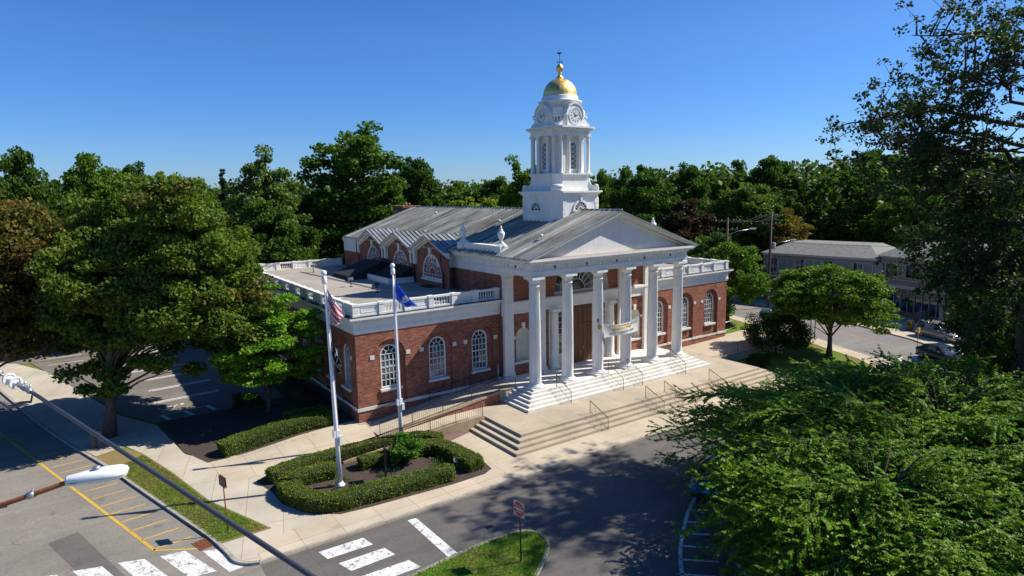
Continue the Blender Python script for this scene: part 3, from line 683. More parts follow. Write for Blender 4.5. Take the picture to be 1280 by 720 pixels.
        for a in peds[skip:]:
            q = p0 + d*a; b2 = MB(); w = .19
            b2.box(q.x-w, q.x+w, q.y-w, q.y+w, z0-.001, z1+.02); b2.box(q.x-w-.03, q.x+w+.03, q.y-w-.03, q.y+w+.03, z1-.11, z1+.035); b2.box(q.x-w-.03, q.x+w+.03, q.y-w-.03, q.y+w+.03, z0-.002, z0+.125)
            b2.build('pedestal', 'white', o)
        return o
    balustrade((xo-.12*sgn, YW+.12, 0), (8.1*sgn, YW+.12, 0), ['p','b','p','b','p','b'], (0,-1,0), skip=1)
    balustrade((xo-.12*sgn, YB-.12, 0), (xo-.12*sgn, YW+.12, 0), ['b','p']*9 + ['b','p'], (sgn,0,0), skip=1)
    balustrade((8.8*sgn, YB-.12, 0), (xo-.12*sgn, YB-.12, 0), ['p','b','p','b','p','b','p'][:6], (0,1,0))
# ---- main block walls (x +-7.9)
XM, YM, ZE = 7.9, 3.5, 9.42
b = MB()
# front wall with the deep fanlight niche, the niches either side and the door recess
arch_layer(b, (0,YM,0), (1,0,0), (0,-1,0), -XM, XM, 7.3, 10.5, [(0, 5.8, 7.3, 7.46)], 0, .8, 0, 1)
arch_layer(b, (0,YM,0), (1,0,0), (0,-1,0), -XM, -3.5, 1.4, 7.32, [(-6.0, 1.35, 2.6, 4.55)], 0, .02)
arch_layer(b, (0,YM,0), (1,0,0), (0,-1,0), 3.5, XM, 1.4, 7.32, [(6.0, 1.35, 2.6, 4.55)], 0, .02)
b.quad((-XM,YM,-.3), (-XM,YM,1.4), (-XM,34,1.4), (-XM,34,-.3))
for s in (-1, 1):
    b.quad((s*XM,YM,1.4), (s*XM,12,1.4), (s*XM,12,9.5), (s*XM,YM,9.5))
    b.box(s*(XM+.05), s*8.6, 10.6, 34, 7.3, 9.5)
b.quad((-8.6,34,-.3), (8.6,34,-.3), (8.6,34,9.5), (-8.6,34,9.5)); b.poly([(-8.6,34,9.5),(8.6,34,9.5),(8.6,34,10.9),(0,34,13.8),(-8.6,34,10.9)])
b.build('main_wall', ['brick', 'white'], hall)
# niches
for s in (-1, 1):
    n = MB(); cx = 6.0*s; r = .675; seg = 12; vs = []; fs = []
    for j in range(7):      # a shallow half-cylinder with a quarter-sphere head
        a = PI*j/6
        ux, uy = -math.cos(a)*r, math.sin(a)*.42
        vs += [(cx+ux, YM+uy, 2.6), (cx+ux, YM+uy, 4.55)]
    for j in range(6): fs.append((2*j, 2*j+2, 2*j+3, 2*j+1))
    n.add(vs, fs, 0, True); vs = []; fs = []
    for i in range(7):
        e = PI/2*i/6
        for j in range(13):
            a = PI*j/12; rad = r*math.cos(e)
            vs.append((cx - math.cos(a)*rad, YM + math.sin(a)*.42*math.cos(e) , 4.55 + r*math.sin(e)))
    # head surface: sweep of half ellipses
    for i in range(6):
        for j in range(12): fs.append((i*13+j, i*13+j+1, (i+1)*13+j+1, (i+1)*13+j))
    n.add(vs, fs, 0, True); n.quad((cx-r,YM,2.6), (cx+r,YM,2.6), (cx+r,YM+.42,2.6), (cx-r,YM+.42,2.6))
    nn = n.build('niche', 'cream', hall)
    k = MB(); k.box(cx-.85, cx+.85, YM-.1, YM+.02, 2.42, 2.6); k.build('niche_sill', 'white_stone', nn)
    k = MB(); k.prism([(cx-.1,YM+.01,5.18),(cx+.1,YM+.01,5.18),(cx+.16,YM+.01,5.62),(cx-.16,YM+.01,5.62)], (0,-.12,0)); k.build('keystone', 'white', nn)
    k = MB(); k.box(cx-1.02, cx-.72, YM-.04, YM+.01, 4.42, 4.64); k.box(cx+.72, cx+1.02, YM-.04, YM+.01, 4.42, 4.64); k.build('impost_block', 'white', nn)
# lower entablature across the main wall
t = MB()
t.box(-XM-.06, XM+.06, YM-.10, YM+.01, 6.36, 6.55); t.box(-XM-.06, XM+.06, YM-.07, YM+.01, 6.55, 7.0); t.box(-XM-.06, XM+.06, YM-.16, YM+.01, 7.0, 7.12); t.box(-XM-.06, XM+.06, YM-.30, YM+.01, 7.12, 7.28); t.box(-XM-.06, XM+.06, YM-.24, YM+.01, 7.28, 7.34)
t.build('door_entablature', 'white', hall)
# pilasters
for x in (-7.45, -4.4, 4.4, 7.45):
    t = MB(); w = .42
    t.box(x-w, x+w, YM-.26, YM+.01, ZS+.35, 9.3); t.box(x-w-.1, x+w+.1, YM-.36, YM+.01, ZS, ZS+.18); t.box(x-w-.05, x+w+.05, YM-.31, YM+.01, ZS+.18, ZS+.35)
    t.box(x-w-.05, x+w+.05, YM-.31, YM+.01, 9.1, 9.18); t.box(x-w-.08, x+w+.08, YM-.34, YM+.01, 9.3, 9.44); t.box(x-w-.14, x+w+.14, YM-.40, YM+.01, 9.44, 9.62)
    t.build('pilaster', 'white', hall)
# doorway ensemble
t = MB(); t.box(-3.5, 3.5, YM+.05, YM+.3, 1.4, 7.3); t.build('door_surround', 'white', hall)
d = MB()
d.box(-1.02, 1.02, YM-.02, YM+.06, ZS+.02, 6.3)
for s in (-1, 1):
    x0, x1 = (.03*s, .98*s)
    for (za, zb_) in ((ZS+.15, 2.6), (2.72, 3.6), (3.72, 4.55)):
        for (a, c) in ((.08, .48), (.54, .94)):
            d.box(s*a, s*c, YM-.05, YM-.02, za, zb_)
for (za, zb_) in ((4.85, 6.2),):
    for k in range(4): d.box(-.95+.49*k, -.53+.49*k, YM-.05, YM-.02, za, zb_)
d.box(-1.02, 1.02, YM-.07, YM-.02, 4.62, 4.78)
door = d.build('double_door', 'wood_door', hall)
k = MB(); k.lathe([(.03,0),(.03,.3)], (-.06,YM-.09,2.6), 8); k.lathe([(.03,0),(.03,.3)], (.06,YM-.09,2.6), 8); k.build('door_handle', 'brass', door)
for s in (-1, 1):
    t = MB(); t.box(s*1.02, s*1.35, YM-.12, YM+.05, ZS, 6.36); t.build('door_jamb', 'white', hall)
    t = MB(); t.box(s*1.45, s*2.5, YM+.0, YM+.06, 2.6, 6.2); sl = t.build('sidelight', 'glass', hall)
    t = MB()
    for k in range(1, 3): t.box(s*(1.45+.35*k)-.02, s*(1.45+.35*k)+.02, YM-.02, YM-.001, 2.6, 6.2)
    for k in range(0, 8): t.box(s*1.42, s*2.52, YM-.02, YM-.002, 2.58+.51*k, 2.62+.51*k)
    t.build('window_bars', 'muntin', sl)
    t = MB(); t.box(s*1.4, s*2.5, YM-.02, YM+.05, ZS, 2.55); t.box(s*1.5, s*2.45, YM-.04, YM-.02, ZS+.15, 2.4); t.build('sidelight_panel', 'white', hall)
    t = MB(); t.lathe([(.44,0),(.44,.14),(.37,.2),(.36,.24),(.37,.30),(.33,.34),(.33,2.2),(.29,4.35),(.32,4.38),(.36,4.46),(.36,4.5)], (s*3.02,YM-.16,ZS), 20); t.box(s*3.02-.42, s*3.02+.42, YM-.5, YM+.05, 6.1, 6.36)
    t.build('door_column', 'white', hall)
arch_window((0,YM,0), (1,0,0), (0,-1,0), 0, 5.4, 7.34, 7.46, hall, off=-.75, fw=.14, sill=False, fan=True)
# entablature of main block and portico
t = MB()
def beam(z0, z1, d):
    t.box(-8.0-d, 8.0+d, -.45-d, .45+d*0, z0, z1)
    for s in (-1, 1):
        t.box(s*(8.0+d), s*(7.1), .45, YM, z0, z1)
        t.box(s*(XM+.12+d), s*(XM-.2), YM, 12.0, z0 if z0 > 9.7 else 9.45, z1)
beam(9.62, 9.80, 0); beam(9.80, 9.97, .03); beam(9.97, 10.02, .06); beam(10.02, 10.40, .0); beam(10.40, 10.48, .08); beam(10.58, 10.74, .40); beam(10.74, 10.90, .50); beam(10.48, 10.58, .10)
for k in range(int(16/.3)):
    x = -8.05+.3*k; t.box(x, x+.16, -.73, -.55, 10.482, 10.579)
for s in (-1, 1):
    for k in range(40):
        y = -.5+.3*k; t.box(s*8.1, s*8.28, y, y+.16, 10.482, 10.579)
t.box(-8, 8, .45, YM, 10.42, 10.5)
t.build('portico_entablature', 'white', hall)
# frieze ornaments: paired blocks over the columns, rosettes and swags between them
t = MB()
for i in range(6):
    x = (i-2.5)*3
    for dx in (-.24, .10): t.box(x+dx, x+dx+.14, -.52, -.45, 10.06, 10.38)
for i in range(5):
    x = (i-2)*3.0; t.lathe([(.01,0),(.09,.03),(.12,.05),(.12,.06)], (0,0,0), 12) if False else None
    sw = [(x-1.15+2.3*k/12, -.47, 10.33-.26*math.sin(PI*k/12)) for k in range(13)]
    t.tube(sw, .025, 6)
for s in (-1, 1):
    for y in (1.5,):
        t.tube([(s*8.02, y-1.1+2.2*k/12, 10.33-.26*math.sin(PI*k/12)) for k in range(13)], .025, 6)
    for dy in (.2, .55, 2.5, 2.85): t.box(s*8.0, s*8.06, dy, dy+.14, 10.06, 10.38)
t.build('frieze_ornament', 'white', hall)
t = MB()
for i in range(5):
    x = (i-2)*3.0
    t.prism([(x+.085*math.cos(a*PI/6), -.452, 10.24+.085*math.sin(a*PI/6)) for a in range(12)], (0,-.04,0))
for s in (-1, 1): t.prism([(s*8.002, 1.5+.085*math.cos(a*PI/6), 10.24+.085*math.sin(a*PI/6)) for a in range(12)], (s*.04,0,0))
t.build('frieze_rosette', 'iron_rail', hall)
# weathered top of the horizontal cornice
t = MB(); t.box(-8.45, 8.45, -.93, -.36, 10.902, 10.92); t.build('cornice_cap', 'sandstone', hall)
# pediment
HP, ZA, SL = 8.62, 13.95, (13.95-10.92)/8.62
t = MB(); t.poly([(-8.1,-.36,10.9),(8.1,-.36,10.9),(0,-.36,10.9+8.1*SL)]); tymp = t.build('tympanum', 'white', hall)
t = MB()
for s in (-1, 1):
    for (y0, dz0, dz1) in ((-.96,-.14,.06),(-.80,-.30,-.14),(-.55,-.52,-.30)):
        x_t = HP
        t.prism([(s*x_t,y0,10.92+dz1*1.0), (0,y0,ZA+dz1), (0,y0,ZA+dz0), (s*(x_t-(0 if dz0 > -.2 else (-dz0-.1)/SL)),y0,10.92+(dz0 if dz0 > -.2 else -.02))], (0,-y0-.35,0))
t.build('raking_cornice', 'white', hall, fix=True)
# ---- metal roof
def seam_roof(b, P0, P1, Q0, Q1, sp=.56):
    """one slope: eave P0-P1, ridge Q0-Q1, with ribs running up it"""
    P0, P1, Q0, Q1 = map(Vector, (P0, P1, Q0, Q1)); b.quad(P0, P1, Q1, Q0)
    nrm = (P1-P0).cross(Q0-P0).normalized()
    if nrm.z < 0: nrm = -nrm
    b.quad(P0-nrm*.1, P1-nrm*.1, Q1-nrm*.1, Q0-nrm*.1); b.quad(P0, P1, P1-nrm*.1, P0-nrm*.1); b.quad(Q0, P0, P0-nrm*.1, Q0-nrm*.1); b.quad(P1, Q1, Q1-nrm*.1, P1-nrm*.1)
    n = int((P1-P0).length/sp)
    for k in range(1, n):
        f = k/n; A = P0.lerp(P1, f)+nrm*.001; B = Q0.lerp(Q1, f)+nrm*.001
        if (A-B).length < .3: continue
        w = (P1-P0).normalized()*.026
        b.prism([A-w, A+w, A+w+nrm*.085, A-w+nrm*.085], B-A)
b = MB()
ZR = ZA+.07; YR = 33.9
for s in (-1, 1):
    seam_roof(b, (s*8.66,-1.0,10.97), (s*8.66,YR,10.97), (0,-1.0,ZR), (0,YR,ZR))
b.tube([(0,-1,ZR+.03),(0,YR,ZR+.03)], .07, 6)
for s in (-1, 1): b.box(s*8.6, s*8.74, -1.0, YR, 10.86, 10.98, 0)
b.build('roof', 'roof_metal', hall)
for s in (-1, 1):
    t = MB(); t.box(s*8.45, s*8.59, 12.0, YR, 10.5, 10.858)
    t.box(s*8.0, s*8.66, 10.4, 12.1, 9.42, 10.859); t.box(s*8.0, s*8.66, 29.4, 33.9, 9.42, 10.5); t.box(s*8.0, s*8.76, 29.2, 34.0, 10.5, 10.861)
    t.build('eaves_cornice', 'white', hall)
# ---- dormer gables along the hall
DC = [13.05, 19.25, 25.60]
for s in (-1, 1):
    wl = MB()
    for c in DC: arch_layer(wl, (s*8.7,0,0), (0,1,0), (s,0,0), c-3.16, c+3.16, 7.4, 10.7, [(c, 3.5, 8.25, 8.66)], 0, .25)
    for c in DC: wl.poly([(s*8.7,c-3.16,10.7),(s*8.7,c+3.16,10.7),(s*8.7,c+.5,11.75),(s*8.7,c-.5,11.75)])
    wl.build('dormer_wall', 'brick', hall)
    for c in DC:
        w = arch_window((s*8.7,0,0), (0,1,0), (s,0,0), c, 3.5, 8.25, 8.66, hall, off=-.14, fw=.16, fan=True, sillm='white')
        kb = MB(); kb.prism([(s*8.7,c-.12,10.36),(s*8.7,c+.12,10.36),(s*8.7,c+.2,10.95),(s*8.7,c-.2,10.95)], (s*.16,0,0)); kb.build('keystone', 'white', w)
        b = MB(); xr = -((12.0-10.97)/((ZR-10.97)/8.66) - 8.66)
        for q in (-1, 1):
            seam_roof(b, (s*9.32, c+q*3.3, 10.74), (s*8.75, c+q*3.3, 10.74), (s*9.32, c, 12.06), (s*8.75, c, 12.06), .45)
            b.poly([(s*8.75,c+q*3.3,10.74),(s*xr,c,12.06),(s*8.75,c,12.06)])
            x = .45*20
            while x > xr+.2:
                f = (x-xr)/(8.75-xr) if x < 8.75 else 1; A = Vector((s*x,c,12.062)); B = Vector((s*x,c+q*3.3*f,12.062-1.32*f)); w_ = Vector((.022,0,0)); h_ = Vector((0,0,.08))
                b.prism([A-w_, A+w_, A+w_+h_, A-w_+h_], B-A); x -= .45
        dr_ = b.build('dormer_roof', 'roof_metal_cross', hall)
        t = MB()
        for q in (-1, 1):
            for (x0, x1, dz0, dz1) in ((8.72, 9.28, -.20, -.03), (8.71, 9.05, -.38, -.20), (8.705, 8.86, -.52, -.38)):
                A = Vector((s*x0, c+q*3.3, 10.74)); B = Vector((s*x0, c, 12.06))
                t.prism([A+Vector((0,0,dz0)), B+Vector((0,0,dz0)), B+Vector((0,0,dz1)), A+Vector((0,0,dz1))], (s*(x1-x0),0,0))
        t.build('gable_cornice', 'white', dr_, fix=True)
    t = MB()
    for y in (16.15, 22.42): t.box(s*8.7, s*8.95, y-.52, y+.52, 9.38, 10.3); t.box(s*8.7, s*9.02, y-.58, y+.58, 10.3, 10.72)
    t.build('pier_block', 'white', hall)
    for y in (10.8, 16.15, 22.42, 29.3): t = MB(); t.tube([(s*9.0,y,10.6),(s*8.98,y,9.3),(s*8.8,y,9.1),(s*8.8,y,7.7)], .05, 8); t.build('downpipe', 'iron_rail', hall)
# chimney
t = MB(); t.box(-1.1, 1.1, 34.1, 37.0, 11.0, 13.9); t.box(-1.2, 1.2, 34.0, 37.1, 13.9, 14.12, 0); ch = t.build('chimney', 'brick', hall)
t = MB(); t.box(-1.15, 1.15, 34.05, 37.05, 12.9, 13.55); t.build('chimney_band', 'sandstone', ch)
t = MB()
for y in (34.8, 35.7): t.lathe([(.16,0),(.14,.3)], (0,y,14.12), 10)
t.build('chimney_pot', 'terracotta', ch)
# urns on pedestals with a low parapet between them
for s in (-1, 1):
    t = MB(); t.box(s*7.75, s*8.2, 3.5, 8.5, 10.95, 11.55); t.box(s*7.70, s*8.25, 3.45, 8.55, 11.55, 11.62); t.build('parapet', 'white', hall)
    for y in (3.3, 8.75):
        t = MB(); t.box(s*7.62, s*8.36, y-.37, y+.37, 10.9, 11.62); t.lathe([(.52,0),(.40,.08),(.16,.28)], (s*7.99,y,11.62), 4, smooth=False); pd = t.build('urn_pedestal', 'white', hall)
        t = MB(); t.lathe([(.15,0),(.17,.05),(.07,.12),(.08,.16),(.20,.36),(.27,.62),(.27,.74),(.20,.80),(.14,.84),(.16,.9),(.15,.96),(.06,1.02),(.085,1.10),(.06,1.18),(.01,1.26)], (s*7.99,y,11.85), 16)
        t.build('urn', 'white', pd)
# roof vents
for (x, y) in ((-3.4, 10.4), (-5.6, 1.6), (2.1, 18.6), (-2.2, 24), (3.4, 1.2)):
    z = ZR - abs(x)*(ZR-10.97)/8.66
    t = MB(); t.lathe([(.05,-.05),(.05,.22),(.13,.22),(.13,.34),(.05,.38)], (x,y,z), 10); t.build('roof_vent', 'white', hall)
# ---- portico floor, steps and columns
t = MB(); t.box(-8.37, 8.37, -.74, YM, .5, ZS)
tr = .31
for k in range(1, 5):
    e = tr*k; t.box(-8.37-e, 8.37+e, -.74-e, 2.1, .5, ZS-.172*k)
t.build('portico_steps', 'step_white', hall)
for i in range(6):
    x = (i-2.5)*3; t = MB()
    def flute(j, k): return 1.0 if k < 1 or k > 7 else (1 - .12*abs(math.sin(PI*20*j/120))**.7)
    zs_ = [0,.02,1.2,2.6,4.0,5.3,6.5,6.99,7.0]; rs_ = [.43,.43,.432,.425,.412,.395,.375,.362,.362]
    t.lathe([(r, z) for r, z in zip(rs_, zs_)], (x,0,ZS+.36), 120, smooth=True, mod=flute)
    t.lathe([(.362,7.0),(.39,7.03),(.39,7.09),(.365,7.1),(.365,7.32),(.39,7.34),(.42,7.40),(.50,7.52),(.50,7.53)], (x,0,ZS+.36), 32)
    col_ = t.build('column', 'white', hall)
    t = MB(); t.box(x-.53, x+.53, -.53, .53, ZS+.36+7.53, 9.621); t.build('abacus', 'white', col_)
    t = MB(); t.box(x-.62, x+.62, -.62, .62, ZS, ZS+.15); t.lathe([(.60,.15),(.62,.19),(.61,.24),(.52,.27),(.50,.30),(.50,.33),(.46,.36),(.43,.38)], (x,0,ZS), 32); t.build('column_base', 'white', col_)
# ---- clock tower
TX, TY = 0.0, 6.22
def octo(t, c, z, dz=0): return [(TX+a, TY+e, z) for a, e in ((-t+c,-t),(t-c,-t),(t,-t+c),(t,t-c),(t-c,t),(-t+c,t),(-t,t-c),(-t,-t+c))]
def oct_prism(b, t, c, z0, z1, m=0): b.prism(octo(t, c, z0), (0,0,z1-z0), m)
b = MB(); oct_prism(b, 2.53, .70, 10.5, 15.16)
for k in range(9):     # rusticated corner blocks
    z = 11.6+.42*k
    for q in range(4):
        a, e = octo(2.56, .71, z)[2*q+1], octo(2.56, .71, z)[2*q+2 if q < 3 else 0+0]
    oc = octo(2.565, .715, z); 
    if z+.38 < 15.1:
        for (i0, i1) in ((7,0),(1,2),(3,4),(5,6)):
            A, B = Vector(oc[i0]), Vector(oc[i1]); cen = Vector((TX,TY,z)); ins = (cen-(A+B)/2).normalized()*.1
            b.prism([A, B, B+ins, A+ins], (0,0,.38))
            for (p_, o_) in ((A, (i0-1) % 8), (B, (i1+1) % 8)):
                dd = (Vector(oc[o_])-p_).normalized()*(.36 if k % 2 else .26); ii = (cen-Vector(((A+B)/2)))*0
                nin = Vector((-dd.y, dd.x, 0)).normalized()*.08
                if (p_+nin-cen).length > (p_-nin-cen).length: nin = -nin
                b.prism([p_, p_+dd, p_+dd+nin, p_+nin], (0,0,.38))
tower = b.build('clock_tower', 'white', hall, fix=True)
b = MB(); oct_prism(b, 2.60, .73, 15.16, 15.26); oct_prism(b, 2.70, .76, 15.26, 15.38); oct_prism(b, 2.82, .78, 15.38, 15.52)
b.build('tower_cornice', 'white', tower, fix=True)
DIRS = [((1,0,0),(0,-1,0)), ((0,1,0),(1,0,0)), ((-1,0,0),(0,1,0)), ((0,-1,0),(-1,0,0))]
for U_, N_ in DIRS:
    U_, N_ = Vector(U_), Vector(N_); O_ = Vector((TX,TY,0)) + N_*2.53
    def P(u, z, d=0): return O_ + U_*u + N_*d + Vector((0,0,z))
    g = MB(); r = .62; g.poly([P(r*math.cos(PI*k/14), 14.02+r*math.sin(PI*k/14), .006) for k in range(15)])
    fl = g.build('fanlight', 'dark', tower)
    f = MB()
    for (ra, rb, dd) in ((.62,.80,.08),):
        for k in range(14):
            a, e = PI*k/14, PI*(k+1)/14
            f.prism([P(ra*math.cos(a),14.02+ra*math.sin(a)), P(rb*math.cos(a),14.02+rb*math.sin(a)), P(rb*math.cos(e),14.02+rb*math.sin(e)), P(ra*math.cos(e),14.02+ra*math.sin(e))], N_*dd)
    f.prism([P(-.88,13.9), P(.88,13.9), P(.88,14.02), P(-.88,14.02)], N_*.14); f.prism([P(-.09,14.78), P(.09,14.78), P(.12,15.05), P(-.12,15.05)], N_*.14)
    for k in range(1, 8):
        a = PI*k/8; A = P(.2*math.cos(a),14.02+.2*math.sin(a),.012); B = P(.61*math.cos(a),14.02+.61*math.sin(a),.012); s_ = (B-A).normalized().cross(N_)*.022
        f.prism([A-s_,A+s_,B+s_,B-s_], N_*.03)
    for k in range(8):
        a, e = PI*k/8, PI*(k+1)/8; f.prism([P(.18*math.cos(a),14.02+.18*math.sin(a),.01), P(.24*math.cos(a),14.02+.24*math.sin(a),.01), P(.24*math.cos(e),14.02+.24*math.sin(e),.01), P(.18*math.cos(e),14.02+.18*math.sin(e),.01)], N_*.03)
    f.build('fanlight_surround', 'white', tower)
# plinth of the belfry: piers with scroll brackets
b = MB(); oct_prism(b, 1.98, .62, 15.52, 16.72); oct_prism(b, 2.06, .64, 15.52, 15.72); oct_prism(b, 2.10, .65, 16.70, 16.80); oct_prism(b, 2.16, .66, 16.80, 16.92)
for sx, sy in ((-1,-1),(1,-1),(1,1),(-1,1)):
    dv = Vector((sx,sy,0)).normalized(); sd = Vector((-dv.y,dv.x,0)); cen = Vector((TX,TY,0))
    prof = [(1.9,15.52),(3.12,15.52),(3.16,15.72),(3.05,15.95),(2.86,16.0),(2.72,15.92),(2.55,16.0),(2.42,16.25),(2.36,16.7),(1.9,16.7)]
    b.prism([cen+dv*r+sd*(-.42)+Vector((0,0,z)) for r, z in prof], sd*.84)
    cc = cen+dv*2.93; 
    b.tube([cc+sd*-.46+Vector((0,0,15.86)), cc+sd*.46+Vector((0,0,15.86))], .2, 12)
b.build('belfry_plinth', 'white', tower, fix=True)
b = MB(); b.lathe([(1.45,16.9),(1.45,19.95)], (TX,TY,0), 32); oct_prism(b, 1.52, .5, 16.9, 19.95)
b.build('belfry_core', 'white', tower, fix=True)
for U_, N_ in DIRS:
    U_, N_ = Vector(U_), Vector(N_); O_ = Vector((TX,TY,0)) + N_*1.56
    def P(u, z, d=0): return O_ + U_*u + N_*d + Vector((0,0,z))
    g = MB(); r = .36; g.poly([P(-r,17.3), P(r,17.3)] + [P(r*math.cos(PI*k/10), 19.0+r*math.sin(PI*k/10)) for k in range(11)]); w = g.build('belfry_window', 'louvre', tower)
    f = MB()
    for k in range(10):
        a, e = PI*k/10, PI*(k+1)/10; f.prism([P(r*math.cos(a),19+r*math.sin(a),-.04), P((r+.1)*math.cos(a),19+(r+.1)*math.sin(a),-.04), P((r+.1)*math.cos(e),19+(r+.1)*math.sin(e),-.04), P(r*math.cos(e),19+r*math.sin(e),-.04)], N_*.1)
    for s in (-1,1): f.prism([P(s*r,17.2,-.04), P(s*(r+.1),17.2,-.04), P(s*(r+.1),19,-.04), P(s*r,19,-.04)], N_*.1)
    f.prism([P(-r-.15,17.15,-.04), P(r+.15,17.15,-.04), P(r+.15,17.28,-.04), P(-r-.15,17.28,-.04)], N_*.14)
    for k in range(5):
        z = 17.35+.37*k
        for s in (-1,1):
            A = P(-r*s,z,.006); B = P(r*s,z+.36,.006); s_ = (B-A).normalized().cross(N_)*.02; f.prism([A-s_,A+s_,B+s_,B-s_], N_*.02)
    f.build('belfry_surround', 'white', tower, fix=True)
cps = []
for U_, N_ in DIRS:
    U_, N_ = Vector(U_), Vector(N_)
    for u in (-1.40, -.62, .62, 1.40): cps.append(Vector((TX,TY,0)) + N_*1.80 + U_*u)
for q in cps:
    t = MB(); t.lathe([(.22,0),(.22,.06),(.18,.1),(.155,.16),(.155,1.0),(.135,2.62),(.16,2.66),(.14,2.7),(.15,2.76),(.20,2.82),(.20,2.90)], (q.x,q.y,16.92), 14); t.box(q.x-.2, q.x+.2, q.y-.2, q.y+.2, 19.81, 19.9); t.build('tower_column', 'white', tower)
b = MB(); oct_prism(b, 2.02, .58, 19.9, 20.08); oct_prism(b, 1.98, .58, 20.08, 20.30); oct_prism(b, 2.1, .62, 20.30, 20.38); oct_prism(b, 2.30, .66, 20.46, 20.60); oct_prism(b, 2.16, .63, 20.38, 20.46)
for U_, N_ in DIRS:
    for k in range(15):
        u = -1.5+.2*k; c_ = Vector((TX,TY,20.385)) + Vector(N_)*2.15 + Vector(U_)*u
        b.prism([c_, c_+Vector(U_)*.1, c_+Vector(U_)*.1+Vector(N_)*.1, c_+Vector(N_)*.1], (0,0,.07))
b.build('belfry_entablature', 'white', tower, fix=True)
# clock stage
b = MB(); b.lathe([(1.62,20.6),(1.62,22.45),(1.70,22.5),(1.78,22.58),(1.80,22.68),(1.55,22.72),(1.48,22.80),(1.48,23.02),(1.42,23.1)], (TX,TY,0), 40)
for U_, N_ in DIRS:
    U_, N_ = Vector(U_), Vector(N_); O_ = Vector((TX,TY,0)) + N_*1.30
    def P(u, z, d=0): return O_ + U_*u + N_*d + Vector((0,0,z))
    w, zc, r = .80, 21.42, .80
    pr = [(-w,20.6),(w,20.6)] + [(r*math.cos(PI*k/14), zc+.08+r*math.sin(PI*k/14)) for k in range(15)]
    b.prism([P(u,z) for u, z in pr], N_*.60)
    # arched hood
    for k in range(14):
        a, e = PI*k/14, PI*(k+1)/14; b.prism([P(.80*math.cos(a),zc+.1+.80*math.sin(a)), P(.90*math.cos(a),zc+.1+.90*math.sin(a)), P(.90*math.cos(e),zc+.1+.90*math.sin(e)), P(.80*math.cos(e),zc+.1+.80*math.sin(e))], N_*.67)
    for s in (-1,1):
        b.prism([P(s*.80,20.6), P(s*1.62,20.6), P(s*1.60,20.85), P(s*1.45,20.95), P(s*1.25,21.0), P(s*1.05,21.3), P(s*.98,21.5), P(s*.80,21.5)], N_*.45)
        b.prism([P(s*.78,21.45), P(s*1.05,21.45), P(s*1.05,21.55), P(s*.78,21.55)], N_*.75)
b.build('clock_stage', 'white', tower, fix=True)
for sx, sy in ((-1,-1),(1,-1),(1,1),(-1,1)):
    dv = Vector((sx,sy,0)).normalized(); sd = Vector((-dv.y,dv.x,0)); cen = Vector((TX,TY,0))
    t = MB()
    for u in (-.26, 0, .26):
        q = cen+dv*2.02+sd*u; t.lathe([(.06,20.6),(.09,20.7),(.05,20.8),(.11,21.0),(.05,21.25),(.08,21.32)], (q.x,q.y,0), 8)
    q = cen+dv*1.86-sd*.4+Vector((0,0,21.32)); t.prism([q, q+sd*.8, q+sd*.8+dv*.3, q+dv*.3], (0,0,.1)); q = cen+dv*1.5-sd*.4+Vector((0,0,20.6)); t.prism([q, q+sd*.8, q+sd*.8+dv*.25, q+dv*.25], (0,0,1.5))
    t.build('corner_balusters', 'white', tower, fix=True)
for U_, N_ in DIRS:
    U_, N_ = Vector(U_), Vector(N_); O_ = Vector((TX,TY,21.42)) + N_*1.90
    def P(u, z, d=0): return O_ + U_*u + N_*d + Vector((0,0,z))
    def disc(b, r0, r1, d0, d1, n=32):
        for k in range(n):
            a, e = 2*PI*k/n, 2*PI*(k+1)/n
            b.prism([P(r0*math.cos(a),r0*math.sin(a),d0), P(r1*math.cos(a),r1*math.sin(a),d0), P(r1*math.cos(e),r1*math.sin(e),d0), P(r0*math.cos(e),r0*math.sin(e),d0)], N_*(d1-d0))
    t = MB(); t.prism([P(.55*math.cos(2*PI*k/32), .55*math.sin(2*PI*k/32)) for k in range(32)], N_*.03); face = t.build('clock_face', 'sign_white', tower)
    t = MB(); disc(t, .56, .64, -.02, .05); t.build('clock_rim', 'white', face)
    t = MB()
    for k in range(12):      # hour bars standing for the roman numerals' places
        a = PI/2 - 2*PI*k/12; ca, sa = math.cos(a), math.sin(a); n_ = (1,1,2,3,2,1,2,3,3,2,1,2)[k]
        for j in range(n_):
            o_ = (j-(n_-1)/2)*.045; A = P(.39*ca - o_*sa, .39*sa + o_*ca, .031); B = P(.50*ca - o_*sa, .51*sa + o_*ca, .031); s_ = (B-A).normalized().cross(N_)*.011
            t.prism([A-s_,A+s_,B+s_,B-s_], N_*.008)
    t.build('numerals', 'ink', face)
    t = MB()
    for ang, ln, w in ((PI/2-2*PI*11.2/12, .28, .03), (PI/2-2*PI*12/60, .43, .022)):
        A = P(-.1*math.cos(ang), -.1*math.sin(ang), .045); B = P(ln*math.cos(ang), ln*math.sin(ang), .045); s_ = (B-A).normalized().cross(N_)*w; t.prism([A-s_,A+s_,B+s_*.5,B-s_*.5], N_*.015)
    t.build('clock_hands', 'ink', face)
t = MB()
dp = [(1.40,23.08)] + [(1.38*math.cos(a), 23.12+1.42*math.sin(a)) for a in [PI/2*k/14 for k in range(14)]] + [(.16,24.55)]
t.lathe(dp, (TX,TY,0), 48, smooth=True, mod=lambda i, k: 1.0 + (.012 if i % 6 == 0 else 0)); dome = t.build('dome', 'gold', tower)
t = MB(); t.lathe([(.30,24.50),(.32,24.6),(.18,24.68),(.13,24.85),(.2,24.95),(.1,25.02),(.24,25.12),(.30,25.3),(.28,25.45),(.16,25.6),(.05,25.68),(.02,25.72)], (TX,TY,0), 20); t.build('finial', 'gold', dome)
